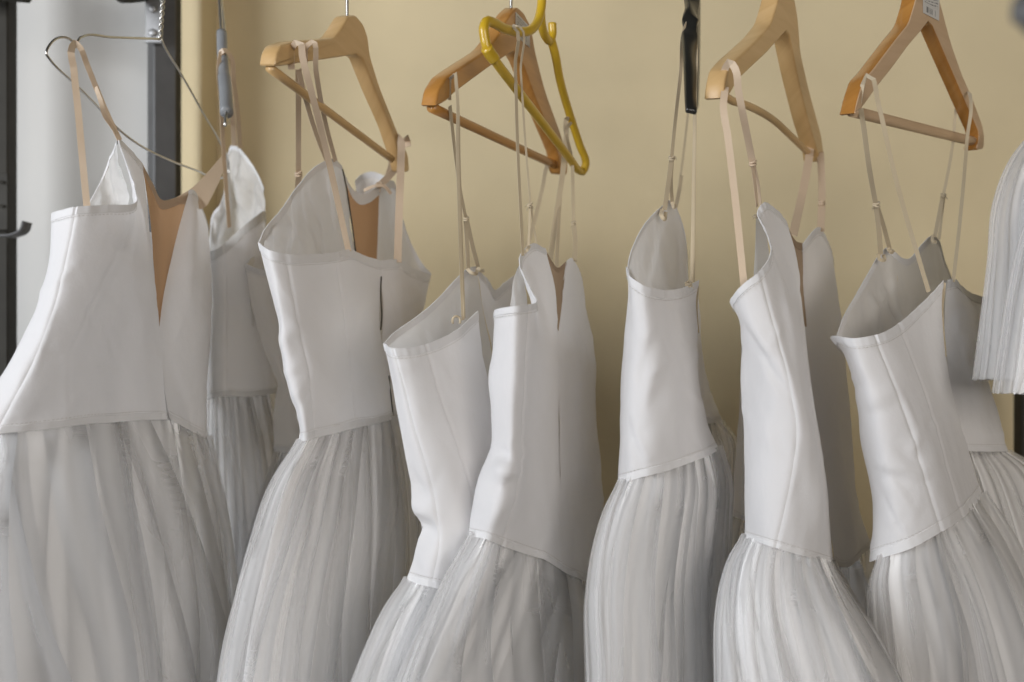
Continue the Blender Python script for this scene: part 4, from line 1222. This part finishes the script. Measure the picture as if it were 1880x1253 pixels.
knot(H, 1382, 300, 1.027, 0.0042, SATIN, fray=0)
knot(H, 1387, 398, 1.055, 0.0025, ELASTIC, fray=6)
strap(H, [(1488, 270, 1.29), (1482, 310, 1.27), (1470, 370, 1.24), (1456, 432, 1.15)], 15, SATIN, tw=0.2)
strap(H, [(1506, 280, 1.3), (1509, 340, 1.27), (1507, 425, 1.2)], 13, SATIN, tw=0.1)
knot(H, 1508, 372, 1.24, 0.004, SATIN, fray=2)
sheet(H, [[(1385, 570, 1.075), (1388, 800, 1.075), (1390, 985, 1.065)], [(1450, 600, 1.24), (1450, 985, 1.22)], [(1510, 500, 1.355), (1540, 760, 1.345), (1575, 998, 1.315)]], name="back_panel", binding=False, nv=16, du=9.0, seed=55)
skirt(H, [(1367, 990, 1.0), (1346, 1024, 0.995), (1332, 1070, 0.985), (1324, 1130, 0.975), (1326, 1253, 0.97), (1330, 1420, 0.97)], [(1532, 1040, 1.12), (1562, 1090, 1.08), (1596, 1150, 1.03), (1646, 1253, 0.98), (1710, 1420, 0.96)], (0.03, 0.065),
      dev=((0, 0), (0.3, 0), (0.6, 4), (1, 0)), waist=WAISTS[H.name][:1], seed=19, pleat=0.008)
skirt(H, [(1341, 950, 1.2), (1338, 1000, 1.2), (1335, 1100, 1.2), (1330, 1400, 1.2)], [(1602, 1008, 1.27), (1622, 1060, 1.27), (1650, 1160, 1.26), (1680, 1400, 1.26)], (0.02, 0.03), dev=((0, 0), (0.5, 50), (0.8, 40), (1, 0)), seed=20, layers=2, nth=300)

# ---- I
I = dress("white dress with half open back on thin cords, under the rightmost hanger", (1720, 1480, 1.1))
sheet(I, [[(1560, 650, 1.1), (1600, 760, 1.1), (1630, 900, 1.1), (1640, 1020, 1.1)],
          [(1536, 618, 1.01), (1553, 641, 1.01), (1569, 685, 1.01), (1581, 741, 1.01), (1588, 797, 1.01), (1600, 853, 1.01), (1613, 920, 1.01), (1618, 1024, 1.01)],
          [(1562, 622, 0.99), (1590, 700, 0.99), (1612, 780, 0.99), (1630, 870, 0.99), (1648, 950, 0.99), (1664, 1010, 0.992)],
          [(1607, 616, 0.992), (1642, 708, 0.992), (1672, 790, 0.992), (1696, 870, 0.992), (1714, 930, 0.995), (1728, 976, 1.0)],
          [(1650, 595, 1.02), (1681, 668, 1.02), (1714, 758, 1.02), (1740, 850, 1.02), (1756, 910, 1.025), (1768, 950, 1.03)],
          [(1690, 560, 1.055), (1706, 650, 1.055), (1732, 746, 1.055), (1762, 850, 1.055), (1776, 900, 1.06), (1788, 930, 1.06)],
          [(1731, 516, 1.095), (1729, 580, 1.095), (1736, 663, 1.095), (1755, 758, 1.095), (1783, 853, 1.095), (1803, 908, 1.095)]],
      seams=(3, 4), waist=True, seed=30, crumple=0.0014, crumple_scale=16, bind_h=0.0085, waist_h=0.010,
      wr=[(1584, 740, 1650, 718, 12, 1.2), (1582, 765, 1640, 750, 10, -1.2), (1610, 868, 1670, 890, 8, -2.4), (1600, 845, 1690, 868, 10, 2), (1614, 898, 1667, 1004, 4, -1.4), (1670, 840, 1690, 790, 12, 1.6), (1560, 660, 1600, 690, 12, 1.4)])
sheet(I, [[(1738, 516, 1.115), (1735, 580, 1.12), (1740, 660, 1.125), (1752, 740, 1.13), (1775, 828, 1.13)],
          [(1752, 513, 1.13), (1762, 580, 1.135), (1776, 660, 1.14), (1790, 740, 1.145), (1808, 829, 1.145)],
          [(1766, 526, 1.17), (1782, 600, 1.17), (1797, 668, 1.175), (1818, 740, 1.18), (1838, 829, 1.18)],
          [(1786, 540, 1.24), (1794, 610, 1.24), (1806, 680, 1.24), (1826, 745, 1.235), (1851, 829, 1.23)],
          [(1816, 549, 1.32), (1812, 620, 1.31), (1815, 700, 1.3), (1840, 828, 1.28)]], seed=31, waist=True, crumple=0.0016, bind_h=0.009, waist_h=0.006,
      wr=[(1766, 530, 1800, 665, 8, 2)])
sheet(I, [[(1536, 618, 1.01), (1576, 680, 1.04), (1600, 760, 1.05)], [(1548, 585, 1.045), (1582, 680, 1.06), (1604, 760, 1.065)], [(1570, 545, 1.075), (1584, 680, 1.085), (1600, 760, 1.09)],
          [(1594, 502, 1.105), (1608, 650, 1.115), (1625, 760, 1.12)], [(1615, 468, 1.13), (1630, 640, 1.14), (1645, 760, 1.14)], [(1630, 455, 1.145), (1645, 620, 1.15), (1660, 760, 1.15)], [(1642, 463, 1.155), (1656, 600, 1.16), (1672, 760, 1.16)]],
      name="lining", mat=LINING, seed=32, crumple=0.003, crumple_scale=26, wr=[(1600, 550, 1612, 610, 8, 4), (1625, 500, 1645, 590, 6, -3.5), (1610, 560, 1635, 530, 8, 3)])
sheet(I, [[(1642, 463, 1.156), (1656, 600, 1.17), (1675, 760, 1.17)], [(1655, 474, 1.17), (1668, 600, 1.18), (1685, 760, 1.18)], [(1668, 476, 1.185), (1680, 600, 1.19), (1695, 760, 1.19)], [(1690, 452, 1.205), (1698, 600, 1.21), (1705, 760, 1.21)],
          [(1710, 434, 1.225), (1716, 600, 1.225), (1720, 760, 1.225)], [(1724, 443, 1.245), (1732, 600, 1.245), (1735, 760, 1.24)], [(1735, 480, 1.265), (1745, 600, 1.265), (1745, 760, 1.26)], [(1750, 520, 1.285), (1760, 640, 1.285), (1765, 760, 1.28)]],
      name="lining", mat=LINING, seed=33, crumple=0.003, crumple_scale=24)
strap(I, [(1580, 200, 0.99), (1585, 230, 1.0), (1596, 310, 1.03), (1608, 376, 1.07)], 9, ELASTIC, tw=0.3)
strap(I, [(1608, 378, 1.07), (1613, 415, 1.09), (1617, 468, 1.115)], 9, ELASTIC, tw=0.3)
strap(I, [(1610, 378, 1.07), (1622, 415, 1.1), (1634, 460, 1.135)], 8, ELASTIC, tw=0.4)
knot(I, 1609, 376, 1.068, 0.0042, ELASTIC, fray=3)
strap(I, [(1612, 466, 1.115), (1616, 477, 1.11), (1624, 478, 1.112), (1622, 468, 1.12)], 6, ELASTIC, name="strap_loop")
strap(I, [(1630, 456, 1.13), (1637, 464, 1.128), (1641, 460, 1.14)], 6, ELASTIC, name="strap_loop")
strap(I, [(1578, 190, 0.99), (1586, 150, 0.985), (1592, 138, 0.975), (1600, 142, 0.968), (1610, 180, 0.975), (1645, 330, 1.0), (1705, 536, 1.055)], 8, ELASTIC, tw=0.3)
strap(I, [(1764, 170, 1.24), (1757, 192, 1.225), (1750, 260, 1.205), (1740, 320, 1.2), (1732, 358, 1.2)], 5, ELASTIC)
strap(I, [(1731, 360, 1.2), (1724, 395, 1.2), (1716, 436, 1.205)], 7, ELASTIC, tw=0.3)
strap(I, [(1733, 360, 1.2), (1729, 395, 1.21), (1724, 440, 1.225)], 5, ELASTIC)
knot(I, 1732, 359, 1.198, 0.0032, ELASTIC, fray=9)
strap(I, [(1712, 432, 1.205), (1713, 444, 1.2), (1720, 445, 1.2)], 5, ELASTIC, name="strap_loop")
strap(I, [(1776, 186, 1.2), (1778, 166, 1.19), (1780, 172, 1.18), (1775, 260, 1.16), (1764, 390, 1.14), (1750, 518, 1.125)], 6, ELASTIC, tw=0.3)
sheet(I, [[(1565, 660, 1.105), (1640, 1015, 1.105)], [(1680, 720, 1.25), (1720, 950, 1.22)], [(1770, 660, 1.3), (1835, 826, 1.285)]], name="back_panel", binding=False, nv=16, du=9.0, seed=56)
skirt(I, [(1617, 1030, 1.015), (1606, 1070, 1.02), (1606, 1130, 1.03), (1612, 1253, 1.05), (1620, 1420, 1.06)], [(1806, 910, 1.1), (1845, 965, 1.11), (1890, 1050, 1.12), (1945, 1180, 1.13), (2010, 1420, 1.14)], (0.03, 0.075),
      dev=((0, 0), (0.3, 18), (0.55, 22), (0.8, 14), (1, 0)), waist=WAISTS[I.name][:1], seed=21, pleat=0.0085)
skirt(I, [(1772, 832, 1.2), (1790, 900, 1.2), (1810, 1000, 1.2), (1840, 1400, 1.2)], [(1853, 832, 1.27), (1895, 852, 1.27), (1950, 930, 1.27), (2010, 1050, 1.27), (2080, 1400, 1.27)], (0.02, 0.04), seed=22, layers=2, nth=260)

strap(I, [(1734, 520, 1.094), (1729, 570, 1.094), (1731, 610, 1.094), (1735, 655, 1.094)], 6, ELASTIC, name="zip_gap_strip")

# ---- tutu skirt at the right edge
T = thing("tulle_skirt", "short pale tulle skirt with ragged hem hanging at the right edge", "skirt", W(1900, 720, 1.060))
skirt(T, [(1900, 240, 1.080), (1862, 290, 1.070), (1832, 370, 1.060), (1822, 480, 1.060), (1808, 600, 1.060), (1796, 697, 1.060)], [(2020, 240, 1.100), (2080, 300, 1.100), (2110, 400, 1.100), (2140, 600, 1.100), (2150, 697, 1.100)], (0.02, 0.05), seed=30, layers=3, hem=2.2, pleat=0.004, nth=420)
skirt(T, [(1925, 330, 1.030), (1885, 420, 1.030), (1860, 530, 1.025), (1844, 640, 1.020), (1832, 722, 1.020)], [(2020, 330, 1.060), (2080, 420, 1.060), (2120, 600, 1.060), (2130, 722, 1.060)], (0.02, 0.05), seed=31, layers=2, hem=2.2, pleat=0.004)

# out-of-focus hanger end close to the lens, top right corner
t = thing("plastic_hanger", "blurred grey hanger end in the top right corner", "hanger", W(1892, 48, 0.42), "plastic hangers on the rail")
tube("hanger_arm", [(1960, -90, 0.46), (1915, -40, 0.44), (1890, 2, 0.43), (1884, 26, 0.42), (1896, 46, 0.42), (1930, 60, 0.43)], 0.0042, GREYSTEEL, t, n=40, sides=12)
tube("end_cap", [(1884, 8, 0.425), (1882, 22, 0.42), (1886, 36, 0.42)], 0.0056, GREYSTEEL, t, n=10, sides=12)
